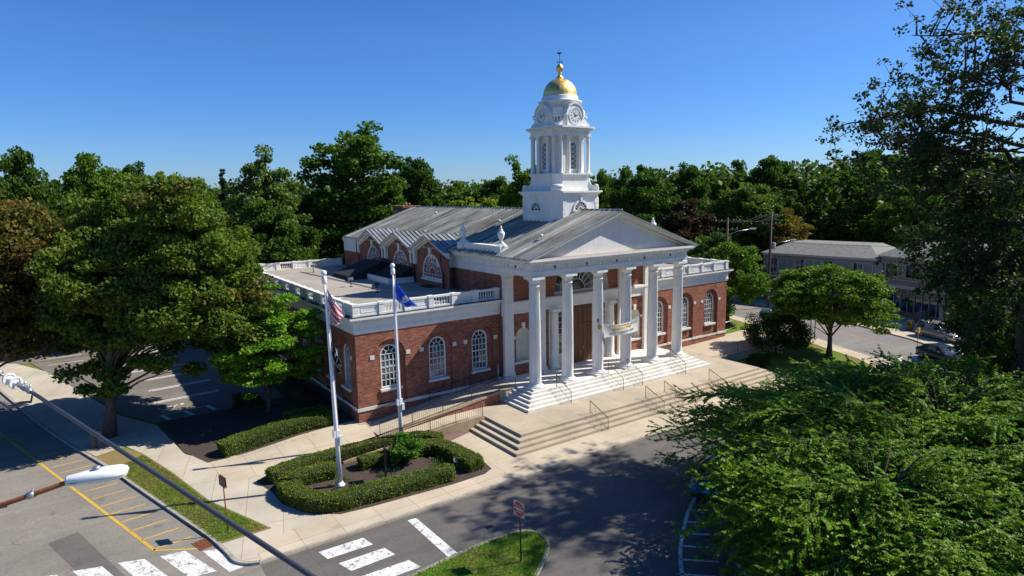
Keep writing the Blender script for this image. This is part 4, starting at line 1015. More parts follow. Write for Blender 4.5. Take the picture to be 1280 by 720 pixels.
t = MB(); t.tube([(TX,TY,25.6),(TX,TY,26.9)], [.026,.01], 6)
for dv in ((1,0,0),(0,1,0)):
    dv = Vector(dv); q = Vector((TX,TY,25.82)); t.tube([q-dv*.26, q+dv*.26], .014, 6)
    for s in (-1,1): t.box(q.x+s*dv.x*.26-.02, q.x+s*dv.x*.26+.02, q.y+s*dv.y*.26-.02, q.y+s*dv.y*.26+.02, 25.78, 25.86)
t.prism([(TX-.02,TY,26.4),(TX-.02,TY+.3,26.5),(TX-.02,TY+.25,26.62),(TX-.02,TY-.3,26.5)], (.04,0,0))
t.build('weathervane', 'black_metal', tower)
# ---- things on the flat wing roof
t = MB(); t.prism([(-12.9,21.4,7.66),(-8.8,21.4,7.66),(-8.8,21.4,9.0),(-9.6,21.4,9.1),(-12.9,21.4,8.0)], (0,4.2,0)); tag(t.build('roof_cover', 'tar'), 'black membrane covered wedge on the flat roof against the far brick gable', 'roof cover')
t = MB(); t.prism([(-11.0,16.6,7.66),(-8.72,16.6,7.66),(-8.72,16.6,9.0),(-11.0,16.6,8.0)], (0,4.3,0)); t.box(-11.25,-11.0,16.3,21.1,7.66,8.15,1); t.box(-11.0,-8.72,16.3,16.6,7.66,8.12,1)
tag(t.build('roof_hatch', ['tar','white']), 'black sloping hatch with a white kerb on the flat roof below the middle gable', 'roof hatch')
t = MB(); t.box(-9.6,-7.95,12.0,13.6,7.66,7.74); tag(t.build('roof_mat', 'tar'), 'black square mat lying on the roof below the nearest arched window', 'mat')
fl0 = None
for n, (x, y, lb) in enumerate(((-13.49,30.0,'small floodlight on a post, farthest back on the gravel roof'), (-14.3,17.3,'small floodlight on a post in the middle of the gravel roof'), (-13.9,12.6,'small floodlight on a post, nearest the blue flag on the gravel roof'))):
    f = empty('floodlight', (x,y,7.66), lb, 'floodlight', 'floodlights standing on the flat roof')
    t = MB(); t.tube([(x,y,7.66),(x,y,8.25)], .035, 6); t.box(x-.12,x+.12,y-.12,y+.12,7.66,7.7); t.build('post', 'black_metal', f)
    t = MB(); t.prism([(x-.22,y-.14,8.25),(x+.22,y-.14,8.25),(x+.22,y+.02,8.48),(x-.22,y+.02,8.48)], (0,.16,-.05)); t.build('lamp_head', 'black_metal', f)
t = MB(); t.tube([(-14.5,31,7.72),(-13.2,14,7.72),(-11.2,5.2,7.72)], .04, 6); tag(t.build('roof_conduit', 'galv'), 'thin pale conduit lying along the gravel roof of the left wing', 'conduit')

# ================================================================== FORECOURT
pl = empty('entrance_terrace', (0,-3,0), 'broad tan concrete landing with four long steps in front of the portico', 'steps')
t = MB(); t.box(-12.24, 12.24, -4.83, 3.49, -.2, .69)
for k in range(1, 4): 
    e = .42*k; t.box(-12.24-e, 12.24+e, -4.83-e, -.78, -.2, .69-.172*k)
t.build('landing', 'conc_step', pl)
t = MB(); t.prism([(12.24,-.7,.69),(13.5,-.7,.69),(24,-.7,.92),(24,-.7,-.2),(12.24,-.7,-.2)], (0,5.0,0)); t.build('side_terrace', 'concrete', pl)
# ramps on the left
rp = empty('access_ramp', (-16,1.5,0), 'concrete access ramp with brick retaining wall and tan coping left of the portico steps', 'ramp')
t = MB()
t.prism([(-22.0,-.62,-.2),(-12.26,-.62,-.2),(-12.26,-.62,.69),(-14.5,-.62,.66),(-22.0,-.62,.08)], (0,1.6,0)); t.build('lower_ramp', 'concrete', rp)
t = MB(); t.prism([(-19.0,1.15,-.2),(-8.4,1.15,-.2),(-8.4,1.15,1.549),(-10.0,1.15,1.5),(-19.0,1.15,.33)], (0,2.68,0)); t.build('upper_ramp', 'concrete', rp)
t = MB(); t.prism([(-19.0,.98,-.2),(-9.9,.98,-.2),(-9.9,.98,1.42),(-19.0,.98,.26)], (0,.168,0)); t.build('retaining_wall', 'brick', rp)
t = MB(); t.prism([(-19.1,.92,.26),(-9.85,.92,1.44),(-9.85,.92,1.60),(-19.1,.92,.40)], (0,.27,0)); t.build('coping', 'sandstone', rp)
t = MB(); t.prism([(-22.1,-.80,-.2),(-12.35,-.80,-.2),(-12.35,-.80,.80),(-14.5,-.80,.76),(-22.1,-.80,.14)], (0,.18,0)); t.build('edge_kerb', 'sandstone', rp)

def railing(name, pts, h, label, cat, group, sp=.14, mat='iron_rail', posts=True, mid=False):
    """iron railing along pts (feet); parts: top rail, bar panel, posts"""
    P = [Vector(p) for p in pts]; e = empty(name, P[0], label, cat, group); up = Vector((0,0,h))
    t = MB(); t.tube([p+up for p in P], .024, 6); t.build('top_rail', mat, e)
    t = MB(); lo = Vector((0,0,.10)); t.tube([p+lo for p in P], .014, 5)
    for a, c in zip(P[:-1], P[1:]):
        n = max(2, int((c-a).length/sp))
        for k in range(1, n):
            q = a.lerp(c, k/n); t.tube([q+lo, q+up], .008, 4, smooth=False)
    t.build('bar_panel', mat, e)
    if posts:
        pp = []
        for a, c in zip(P[:-1], P[1:]):
            n = max(1, round((c-a).length/2.1)); pp += [a.lerp(c, k/n) for k in range(n)]
        pp.append(P[-1])
        for q in pp:
            t = MB(); t.tube([q-Vector((0,0,.02)), q+up], .02, 6); t.build('post', mat, e)
    return e
gr = 'iron handrails on the white portico steps'
for x, lb in ((-6.05,'iron handrail on the white steps beside the first portico column from the left'), (-.95,'iron handrail on the white steps in front of the wooden door'),
              (1.1,'iron handrail on the white steps below the hanging banner'), (6.05,'iron handrail on the white steps near the last portico column on the right')):
    railing('handrail', [(x,-.60,ZS),(x,-2.25,.69)], .88, lb, 'handrail', gr)
gr = 'iron handrails on the long tan steps'
for x, lb in ((-6.3,'iron handrail on the tan concrete steps, leftmost one, nearest the hedges'), (-.98,'iron handrail on the tan steps, second from the hedge side'),
              (1.0,'iron handrail on the tan steps, third from the hedge side'), (6.1,'iron handrail on the tan steps, rightmost one by the tree branches')):
    railing('handrail', [(x,-4.5,.69),(x,-6.25,0.0)], .88, lb, 'handrail', gr)
railing('railing', [(-22.0,-.71,.14),(-14.5,-.71,.76),(-12.45,-.71,.80)], .86, 'long brown iron railing along the front edge of the lower ramp', 'railing', 'ramp railings')
railing('railing', [(-19.0,1.05,.40),(-9.95,1.05,1.58),(-8.5,1.05,1.6)], .86, 'long brown iron railing on the tan coping of the upper ramp', 'railing', 'ramp railings')
railing('railing', [(-18.6,3.3,.46),(-10.0,3.3,1.5),(-8.6,3.3,1.55)], .88, 'thin iron wall-side railing on the upper ramp below the arched windows', 'railing', 'ramp railings', sp=2.0)
railing('railing', [(12.6,-.62,.69),(17.6,-.62,.79)], .88, 'iron railing at the edge of the side terrace right of the steps', 'railing', 'side terrace railings')
railing('railing', [(18.8,-.62,.82),(23.8,-.62,.92)], .88, 'iron railing by the dark shrub at the far end of the side terrace', 'railing', 'side terrace railings')
railing('railing', [(19.6,6,.3),(24,6.2,.6),(25.5,7,.1)], .95, 'pale pipe rail in front of the green shrubs past the right wing', 'railing', sp=3, mat='galv', group=None)

# ================================================================== VEGETATION
def leaves_mesh(name, cen, rad, per, Ln, Wd, rng, flat=.6, up=.5, droop=0.0, shell=.0, mat='leaf', extra=None):
    """leaf-sized diamond faces scattered through clumps: cen (n,3), rad (n,)"""
    n = len(cen); tot = n*per
    cc = np.repeat(cen, per, axis=0); rr = np.repeat(rad, per)[:, None]
    g = rng.normal(size=(tot, 3)); g /= np.linalg.norm(g, axis=1)[:, None] + 1e-9
    d = rng.random((tot, 1))**(.45) ; p = cc + g*d*rr*np.array([1, 1, flat])
    if extra is not None: p = np.concatenate([p, extra]); tot = len(p)
    nr = rng.normal(size=(tot, 3))*.75 + np.array([0, 0, up]); nr /= np.linalg.norm(nr, axis=1)[:, None]
    u = rng.normal(size=(tot, 3)); u[:, 2] -= droop; u -= nr*np.sum(u*nr, axis=1)[:, None]; u /= np.linalg.norm(u, axis=1)[:, None] + 1e-9
    v = np.cross(nr, u); s = (.65 + .7*rng.random((tot, 1)))
    a = p - u*Ln*.5*s; b = p + v*Wd*.5*s - u*Ln*.06*s; c = p + u*Ln*.5*s - nr*Ln*.08*s; e = p - v*Wd*.5*s - u*Ln*.06*s
    V = np.stack([a, b, c, e], axis=1).reshape(-1, 3).astype(np.float32)
    me = bpy.data.meshes.new(name); me.vertices.add(len(V)); me.vertices.foreach_set('co', V.ravel())
    me.loops.add(tot*4); me.loops.foreach_set('vertex_index', np.arange(tot*4, dtype=np.int32))
    me.polygons.add(tot); me.polygons.foreach_set('loop_start', np.arange(0, tot*4, 4, dtype=np.int32))
    try: me.polygons.foreach_set('loop_total', np.full(tot, 4, dtype=np.int32))
    except Exception: pass
    me.materials.append(M[mat]); me.update(); me.validate(); return me
def clumps(rng, n, R, H, zc, base_cut=-.75, rough=.28, inner=.3, cone=0.0, power=1.0):
    """clump centres in an uneven ellipsoid of radii R,R,H about height zc"""
    out = []
    ph = rng.random((6, 4))*6.28
    while len(out) < n:
        d = rng.normal(size=3); d /= np.linalg.norm(d)
        if d[2] < base_cut: continue
        az = math.atan2(d[1], d[0]); el = d[2]
        k = 1 + rough*(.5*math.sin(3*az+ph[0,0]+2*el) + .35*math.sin(5*az+ph[1,0]-3*el) + .3*math.sin(2*az+ph[2,0]+6*el))
        q = rng.random(); r = (.3+.6*q**.5) if rng.random() < inner else (.78+.22*q)
        rr = k*r
        if cone: rr_xy = rr*(1 - cone*(.5+.5*el)); x, y = d[0]*R*rr_xy, d[1]*R*rr_xy
        else: x, y = d[0]*R*rr, d[1]*R*rr
        out.append((x, y, zc + d[2]*H*rr))
    return np.array(out)
def trunk_mesh(b, base, top, r0, r1, limbs, rng, lr=.35, seg=9):
    base, top = Vector(base), Vector(top); pts = []; n = 6
    for k in range(n+1):
        f = k/n; p = base.lerp(top, f) + Vector((rng.normal()*.12*r0*2*f, rng.normal()*.12*r0*2*f, 0)); pts.append(p)
    rs = [r0*(1.35 if k == 0 else 1)*(1-k/n) + r1*k/n for k in range(n+1)]
    b.tube(pts, rs, seg, 0)
    for c in limbs:
        c = Vector(c); f = min(.95, max(.25, .25 + .6*rng.random())); s = base.lerp(top, f)
        if s.z > c.z - .2: s = base.lerp(top, max(.2, (c.z - base.z - .5)/max(.1, top.z-base.z)*.7))
        dd = c - s; mid1 = s + dd*.35 + Vector((0,0,.10*dd.length)); mid2 = s + dd*.7 + Vector((rng.normal()*.08*dd.length, rng.normal()*.08*dd.length, .05*dd.length))
        rr = r0*lr*(1-.5*f); b.tube([s, mid1, mid2, c], [rr, rr*.65, rr*.38, rr*.12], 5, 0)
def make_tree(name, loc, H, R, zlo, col, seed, n=90, per=120, Ln=.3, Wd=.2, tr=.3, cr=None, rough=.28, cone=0, label=None, cat='tree', group=None, nl=26, flat=.6, up=.5, droop=0, inner=.3, bark='bark', lmat='leaf', TL=.8, lean=(0,0), crownfrac=1.0, base_cut=-.75, extra_clumps=None):
    """one tree: Empty at its foot > crown (leaves) and trunk (with limbs). H total height, crown from zlo to H, radius R"""
    rng = np.random.default_rng(seed)
    root = empty(name, (0,0,0), label, cat, group)
    zc = (H+zlo)/2; hh = (H-zlo)/2
    cs = clumps(rng, n, R*.86, hh*.88, zc, rough=rough, inner=inner, cone=cone, base_cut=base_cut); cs[:, 0] += lean[0]; cs[:, 1] += lean[1]
    if extra_clumps is not None: cs = np.concatenate([cs, np.array(extra_clumps)])
    rad = (cr or R*.24) * (.65 + .7*rng.random(len(cs)))
    me = leaves_mesh('crown', cs, rad, per, Ln, Wd, rng, flat, up, droop, mat=lmat)
    o = bpy.data.objects.new('crown', me); C.objects.link(o); o.parent = root; o.color = c4(col)
    b = MB(); idx = rng.permutation(len(cs))[:nl]
    if extra_clumps is not None: idx = list(idx) + list(range(n, len(cs), 2))
    trunk_mesh(b, (0,0,-.2), (lean[0]*TL, lean[1]*TL, zlo + (H-zlo)*.72), tr, tr*.25, [cs[i] for i in idx], rng)
    t = b.build('trunk', bark); t.parent = root
    root.location = (loc[0], loc[1], loc[2] if len(loc) > 2 else 0)
    return root
# ---- the wood behind: a few grown trees, copied, turned and scaled, each its own thing
DARK, MID, LIME, PALE, ORG, PUR, PINE = (.060,.122,.018), (.098,.18,.02), (.16,.24,.025), (.12,.185,.05), (.15,.115,.024), (.058,.036,.028), (.03,.058,.02)
protos = {}
for k, (key, args) in enumerate({
    'a': dict(H=16, R=6, zlo=1.5, n=230, per=190, Ln=.36, Wd=.27, tr=.35, rough=.3, cr=1.15),
    'b': dict(H=16, R=5.2, zlo=1.2, n=210, per=190, Ln=.35, Wd=.26, tr=.35, rough=.36, cr=1.05),
    'c': dict(H=16, R=6.5, zlo=2.0, n=270, per=170, Ln=.36, Wd=.27, tr=.4, rough=.24, inner=.2, cr=1.1),
    't': dict(H=16, R=4.3, zlo=1.5, n=230, per=140, Ln=.32, Wd=.24, tr=.3, rough=.42, cr=.85),
    'p': dict(H=16, R=3.2, zlo=.8, n=150, per=90, Ln=.45, Wd=.12, tr=.25, rough=.12, cone=.85, cr=.55, flat=.35)}.items()):
    protos[key] = (args, k)
BG = [
 ('b',DARK,-38.0,61.0,21.8,4.6,'dark tree at the left edge of the wood skyline, behind the orange tinged tree'),
 ('a',MID,-30.2,67.8,21.5,6.6,'broad mid green tree with a domed top left of centre on the left skyline'),
 ('b',DARK,-23.5,94.0,21.9,4.4,'distant dark tree just right of the broad domed green tree on the left'),
 ('c',LIME,-23.2,56.3,18.7,4.8,'yellow green tree rising behind the large maple with rust tinted leaves'),
 ('b',MID,-16.2,76.0,18.6,3.9,'mid green tree between the yellow green tree and the dark conifer on the left'),
 ('p',PINE,-12.0,79.6,21.0,2.6,'dark pointed conifer, the only one on the left skyline'),
 ('t',PALE,-13.2,47.2,20.6,4.6,'tall loose pale green tree left of the highest tree on the skyline'),
 ('t',(.08,.155,.022),0.2,50.9,24.6,7.8,'tallest tree on the left skyline, ragged bright green, behind the gabled hall roof'),
 ('c',DARK,16.2,66.4,21.7,6.2,'dark rounded tree right of the tallest ragged tree'),
 ('a',LIME,42.4,96.8,18.4,5.0,'distant light green tree low on the skyline above the long metal roof'),
 ('b',DARK,46.3,85.3,19.1,6.4,'distant dark green tree on the skyline left of the clock tower'),
 ('c',(.19,.25,.03),16.1,46.7,14.8,6.8,'bright yellow green tree just behind the ridge and chimney'),
 ('a',(.11,.16,.022),24.0,52.7,14.6,6.0,'olive green tree behind the ridge, nearest the clock tower on its left'),
 ('t',MID,26.0,47.0,20.3,4.6,'loose topped tree directly behind the left side of the clock tower'),
 ('b',MID,43.1,47.1,19.1,3.8,'green tree peeping out right of the clock tower'),
 ('c',DARK,40.8,36.5,19.3,6.0,'large dark dome shaped tree behind the pediment slope'),
 ('b',DARK,59.5,42.2,20.3,4.6,'dark tree between the dark dome and the row of tall trees right of the tower'),
 ('a',DARK,78.8,47.4,21.2,5.4,'dark tree on the right skyline left of the widest crown'),
 ('c',DARK,79.6,38.6,21.6,6.6,'widest dark crown on the skyline above the light green tree'),
 ('c',(.10,.165,.03),52.7,25.2,16.1,7.0,'light green broad tree in front of the dark skyline, left of the orange tree'),
 ('b',PUR,40.6,27.2,14.2,4.4,'purple brown leaved tree above the right slope of the pediment'),
 ('b',ORG,53.9,20.5,12.8,5.1,'orange brown leaved tree behind the tall utility pole'),
 ('a',DARK,106.2,40.7,21.3,6.8,'dark tree on the rising skyline over the low commercial building'),
 ('c',DARK,109.0,32.9,23.1,9.0,'highest dark tree on the right skyline left of the sparse overhanging tree'),
 ('a',DARK,100.7,20.2,23.4,8.6,'dark tall tree behind the sparse overhanging branches'),
 ('a',MID,82.1,20.5,13.8,7.7,'mid green tree just above the left roof of the commercial building'),
 ('c',MID,76.5,10.9,15.4,6.2,'mid green tree above the right roof of the commercial building'),
 ('b',MID,80.9,31.8,11.8,5.0,'smaller green tree between the orange tree and the commercial building roof'),
 ('c',DARK,97.2,9.9,21.0,8.0,'dark tree far behind the big trunk on the right'),
 ('a',(.06,.12,.018),-14.5,41.0,15.0,5.6,'dense green tree just behind the back balustrade of the left wing'),
 ('b',MID,-39.5,77.6,17.2,5.6,'mid green tree low on the far left horizon'),
 ('b',LIME,83.8,2.3,14.3,6.4,'light green tree behind the grey gabled house on the right'),
 ('c',DARK,5.5,58.4,16.5,5.4,'dark tree low behind the chimney, under the tallest tree'),
 ('a',(.07,.14,.02),31.0,27.5,12.2,5.0,'green tree close behind the flat roof of the right wing'),
 ('a',DARK,49.5,66.9,16.2,5.4,'dark low tree in the gap right of the clock tower'),
 ('b',DARK,89.1,-3.5,17.3,6.8,'dark tree at the far right edge behind the gabled house'),
 ('c',DARK,-46.4,70.0,20.7,6.2,'dark tree at the far left corner of the wood'),
 ('a',MID,95.7,-9.3,21.5,8.0,'tall green tree at the far right edge of the wood'),
 ('c',(.05,.10,.015),68,31,15.5,6.2,'dark bushy tree behind the orange tree, right of the light green one'),
 ('a',DARK,-4.5,64,17.5,6.4,'dark tree filling the gap left of the tallest ragged tree'),
]
made = {}
for i, (k, col, x, y, H, R, lb) in enumerate(BG):
    args, kk = protos[k]
    nm = 'conifer' if k == 'p' else 'broadleaf_tree'
    if k not in made:
        t = make_tree(nm, (0,0,0), seed=11+kk, col=col, bark='bark_dark', nl=20, **args); made[k] = t
    else:
        t = copy_tree(made[k])
    tag(t, lb, 'tree', 'trees of the wood behind the building')
    t.location = (x, y, 0); s = H/16.0; rx = R/args['R']
    t.scale = (rx, rx, s); t.rotation_euler = (0, 0, (i*2.399) % 6.283)
    for ch in [c for c in bpy.data.objects if c.parent == t and c.name.startswith('crown')]: ch.color = c4(col)
# ---- far wood: one continuous mass along the horizon
rng = np.random.default_rng(5)
cc = []
for k in range(520):
    az = R_(-34 + 118*rng.random()); d = 125 + 75*rng.random()
    cx, cy = -34 + d*math.sin(az), -35 + d*math.cos(az); h = 14 + 5*rng.random() + (3 if az > R_(48) else 0)
    for j in range(9):
        a = rng.random()*6.28; r = 4.5*rng.random(); cc.append((cx+r*math.cos(a), cy+r*math.sin(a), h*(.25+.7*rng.random())))
me = leaves_mesh('woodland', np.array(cc), np.full(len(cc), 2.8), 40, 1.1, .8, rng, .8)
o = bpy.data.objects.new('woodland', me); C.objects.link(o); o.color = c4((.068,.125,.022)); tag(o, kind='stuff'); o['label'] = 'far dark green woodland along the horizon'
# low scrub under the wood
cc = [(-46+150*rng.random(), 42+26*rng.random()+0, 1.2+1.8*rng.random()) for k in range(260)] + [(29+1.5*rng.random()+i*1.1, 16+9*rng.random(), 1+2.4*rng.random()) for i in range(45)]
cc = [c for c in cc if not (-46 < c[0] < -17 and c[1] < 54)]
me = leaves_mesh('undergrowth', np.array(cc), np.full(len(cc), 2.2), 120, .5, .36, rng, .7)
o = bpy.data.objects.new('undergrowth', me); C.objects.link(o); o.color = c4((.06,.11,.02)); tag(o, kind='stuff'); o['label'] = 'dark green scrub under the trees behind the building'
# ---- near trees
make_tree('maple_tree', (-33.0,12.9,0), 16.6, 6.9, 2.4, (.112,.175,.027), 21, n=620, per=330, lmat='leaf_rust', Ln=.23, Wd=.2, tr=.36, cr=.95, rough=.40, label='large maple with rust tinted green leaves in the verge by the parking lot', group='street trees near the town hall', nl=60, lean=(4.7,1.2), TL=.3, inner=.45, extra_clumps=[(3.2+rx, 2.6+ry, z) for rx, ry, z in ((4.0,.6,5.2),(4.6,-1,5.4),(2,-4,4),(-3,-3,3.2),(-4.2,-1,3),(-5,0,4),(6,2,6.5),(5.5,-2,7.0),(-2.5,-4.5,3.6),(5.4,0,5.8),(0,-5,5),(1,-1.5,5.2),(-1,-2,4.6),(1.5,1,5.4),(3.5,-2.5,5.2),(-2.5,-1,5),(2.5,-1,6),(-1.5,1,5.5),(4.0,-2.6,6),(0,-3,4.4),(-3,-2,4),(3,0,5))])
make_tree('maple_tree', (-41.5,18.5,0), 16.2, 7.4, 2.2, (.11,.12,.024), 22, n=520, per=260, lmat='leaf_brown', Ln=.25, Wd=.2, tr=.4, cr=1.05, rough=.3, label='orange brown maple filling the far left edge of the view', group='street trees near the town hall', nl=40, lean=(2.9,2.2))
make_tree('maple_tree', (-33.5,45,0), 15.0, 6.5, 2.5, (.07,.11,.02), 23, n=130, per=170, Ln=.4, Wd=.3, tr=.35, cr=1.3, label='green maple behind the parking lot, left of the large rust tinted maple', group='street trees near the town hall', nl=24)
make_tree('dogwood_tree', (-23.4,10.2,.2), 8.6, 3.9, 1.1, (.15,.30,.025), 24, n=150, per=230, Ln=.24, Wd=.16, tr=.16, cr=.75, rough=.42, flat=.32, up=1.1, label='small bright green layered tree in front of the shaded side of the left wing', group='street trees near the town hall', nl=40, inner=.25)
make_tree('round_tree', (22.9,-4.9,0), 8.7, 5.7, 2.0, (.11,.20,.022), 25, n=270, per=210, Ln=.26, Wd=.15, tr=.24, cr=.85, rough=.25, flat=.35, up=1.0, label='spreading bright green street tree in front of the commercial building', group='street trees near the town hall', nl=36, inner=.2)
make_tree('broadleaf_tree', (27.5,9.6,0), 9.6, 4.3, .6, (.10,.19,.022), 26, n=120, per=190, Ln=.3, Wd=.2, tr=.22, cr=.85, rough=.35, label='bright green tree right beside the end of the right brick wing', group='street trees near the town hall', nl=24)
make_tree('broadleaf_tree', (33.5,16.8,0), 10.5, 4.5, .6, (.06,.13,.02), 27, n=100, per=170, Ln=.32, Wd=.22, tr=.22, cr=.95, rough=.3, label='darker green tree between the right wing and the tall utility pole', group='street trees near the town hall', nl=20)
make_tree('rounded_shrub', (19.6,-1.6,0), 3.9, 3.2, .1, (.04,.075,.016), 31, n=80, per=200, Ln=.17, Wd=.11, tr=.1, cr=.7, rough=.15, label='large dark rounded shrub beside the side terrace and the street tree', cat='shrub', nl=16)
make_tree('rounded_shrub', (14.6,-3.2,0), 1.2, 1.1, .02, (.03,.06,.016), 32, n=40, per=120, Ln=.12, Wd=.08, tr=.05, cr=.35, rough=.15, label='low dark shrub on the lawn by the right end of the steps', cat='shrub', nl=8)
# big sparse tree on the right: tall dark trunk, long limbs with ragged tufts
def sparse_tree():
    rng = np.random.default_rng(44)
    base = Vector((9.8,-23.3,0)); root = empty('tall_oak', base, 'sparse dark tree with a thick trunk, its branches against the sky', 'tree', 'big trees at the lower right')
    b = MB(); tp = [base+Vector((.0,0,-.2)), base+Vector((.1,0,5)), base+Vector((.0,.1,11)), base+Vector((.2,0,17)), base+Vector((.3,.1,24)), base+Vector((.1,0,30))]
    b.tube(tp, [.85,.68,.6,.5,.32,.1], 12)
    Rv, Fv = Vector((.82,-.57,0)), Vector((.57,.82,0)); cs = []; tw = []
    def limb(z, ang, ln, rise, r, nt=7):
        ln *= 1.12; z *= 1.04; a = R_(ang); d = (Rv*math.cos(a) + Fv*math.sin(a)).normalized(); s = base+Vector((0,0,z)); pts = [s]
        for k in range(1, 6):
            f = k/5; pts.append(s + d*ln*f + Vector((rng.normal()*.45, rng.normal()*.45, rise*f*ln*(1-.35*f) + .28*rng.normal()*f + .5*math.sin(PI*f))))
        b.tube(pts, [r*.8*(1-.175*k) for k in range(6)], 6); nt = int(nt*1.5)
        for k in range(nt):
            f = .35+.65*(k+rng.random())/nt; i = min(4, int(f*5)); q = pts[i].lerp(pts[i+1], f*5-i)
            e = q + Vector(rng.normal(size=3))*1.15 + d*.9*rng.random() + Vector((0,0,.2)); b.tube([q, q.lerp(e,.5)+Vector((0,0,.12)), e], [.06,.035,.012], 4); tw.append((q, e))
            cs.append(e)
            for j in range(3):
                e2 = e + Vector(rng.normal(size=3))*.65; b.tube([e, e2], [.02,.006], 3); cs.append(e2)
    for z, ang, ln, rise, r, nt in ((21,180,6.8,.24,.2,8),(19.5,200,6.6,.15,.17,9),(17.6,170,8.2,.14,.2,14),(15.6,186,8.2,.12,.22,16),(13.9,176,6.0,.02,.2,15),(14.6,215,5.0,.1,.17,12),(12.4,165,4.6,-.02,.18,12),(12.2,195,4.6,-.04,.18,12),
            (10.8,182,3.8,-.05,.17,10),(10.4,150,4,0,.17,10),(16.5,140,7,.2,.18,12),(23,60,5,.3,.15,7),(25,-30,5,.35,.13,7),(20,0,6,.3,.2,9),(17,30,7,.2,.2,10),(14,-20,8,.1,.2,12),(22,60,6,.3,.15,9),(18,-90,6,.2,.15,9),(12,45,8,.05,.2,12),(11,-60,5,.05,.15,9),
            (9.2,178,4.2,-.06,.16,14),(9.0,205,4.0,-.06,.15,12),(24.5,35,6.4,.26,.14,9),(15.2,178,7.4,.2,.15,14),(18.6,185,6.5,.2,.14,12)):
        limb(z, ang, ln, rise, r, nt)
    t = b.build('trunk', 'bark_dark', root)
    cs = np.array([tuple(c) for c in cs]); 
    me = leaves_mesh('crown', cs, .25+.45*rng.random(len(cs)), 28, .21, .13, rng, .7)
    o = bpy.data.objects.new('crown', me); C.objects.link(o); o.color = c4((.035,.06,.018)); o.parent = root; o.matrix_parent_inverse = world_mat(root).inverted()
sparse_tree()
make_tree('broadleaf_tree', (17.4,-21.8,0), 13.2, 6.4, 1.2, (.04,.075,.016), 41, n=190, per=230, Ln=.24, Wd=.16, tr=.35, cr=1.1, rough=.35, label='dense dark green tree behind the thick trunk at the right edge', group='big trees at the lower right', nl=40, bark='bark_dark')
make_tree('broadleaf_tree', (12.0,-24.2,0), 7.6, 4.8, .8, (.07,.14,.02), 42, n=120, per=230, Ln=.22, Wd=.13, tr=.25, cr=.8, rough=.4, label='mid green tree between the dense dark tree and the foreground foliage', group='big trees at the lower right', nl=30)
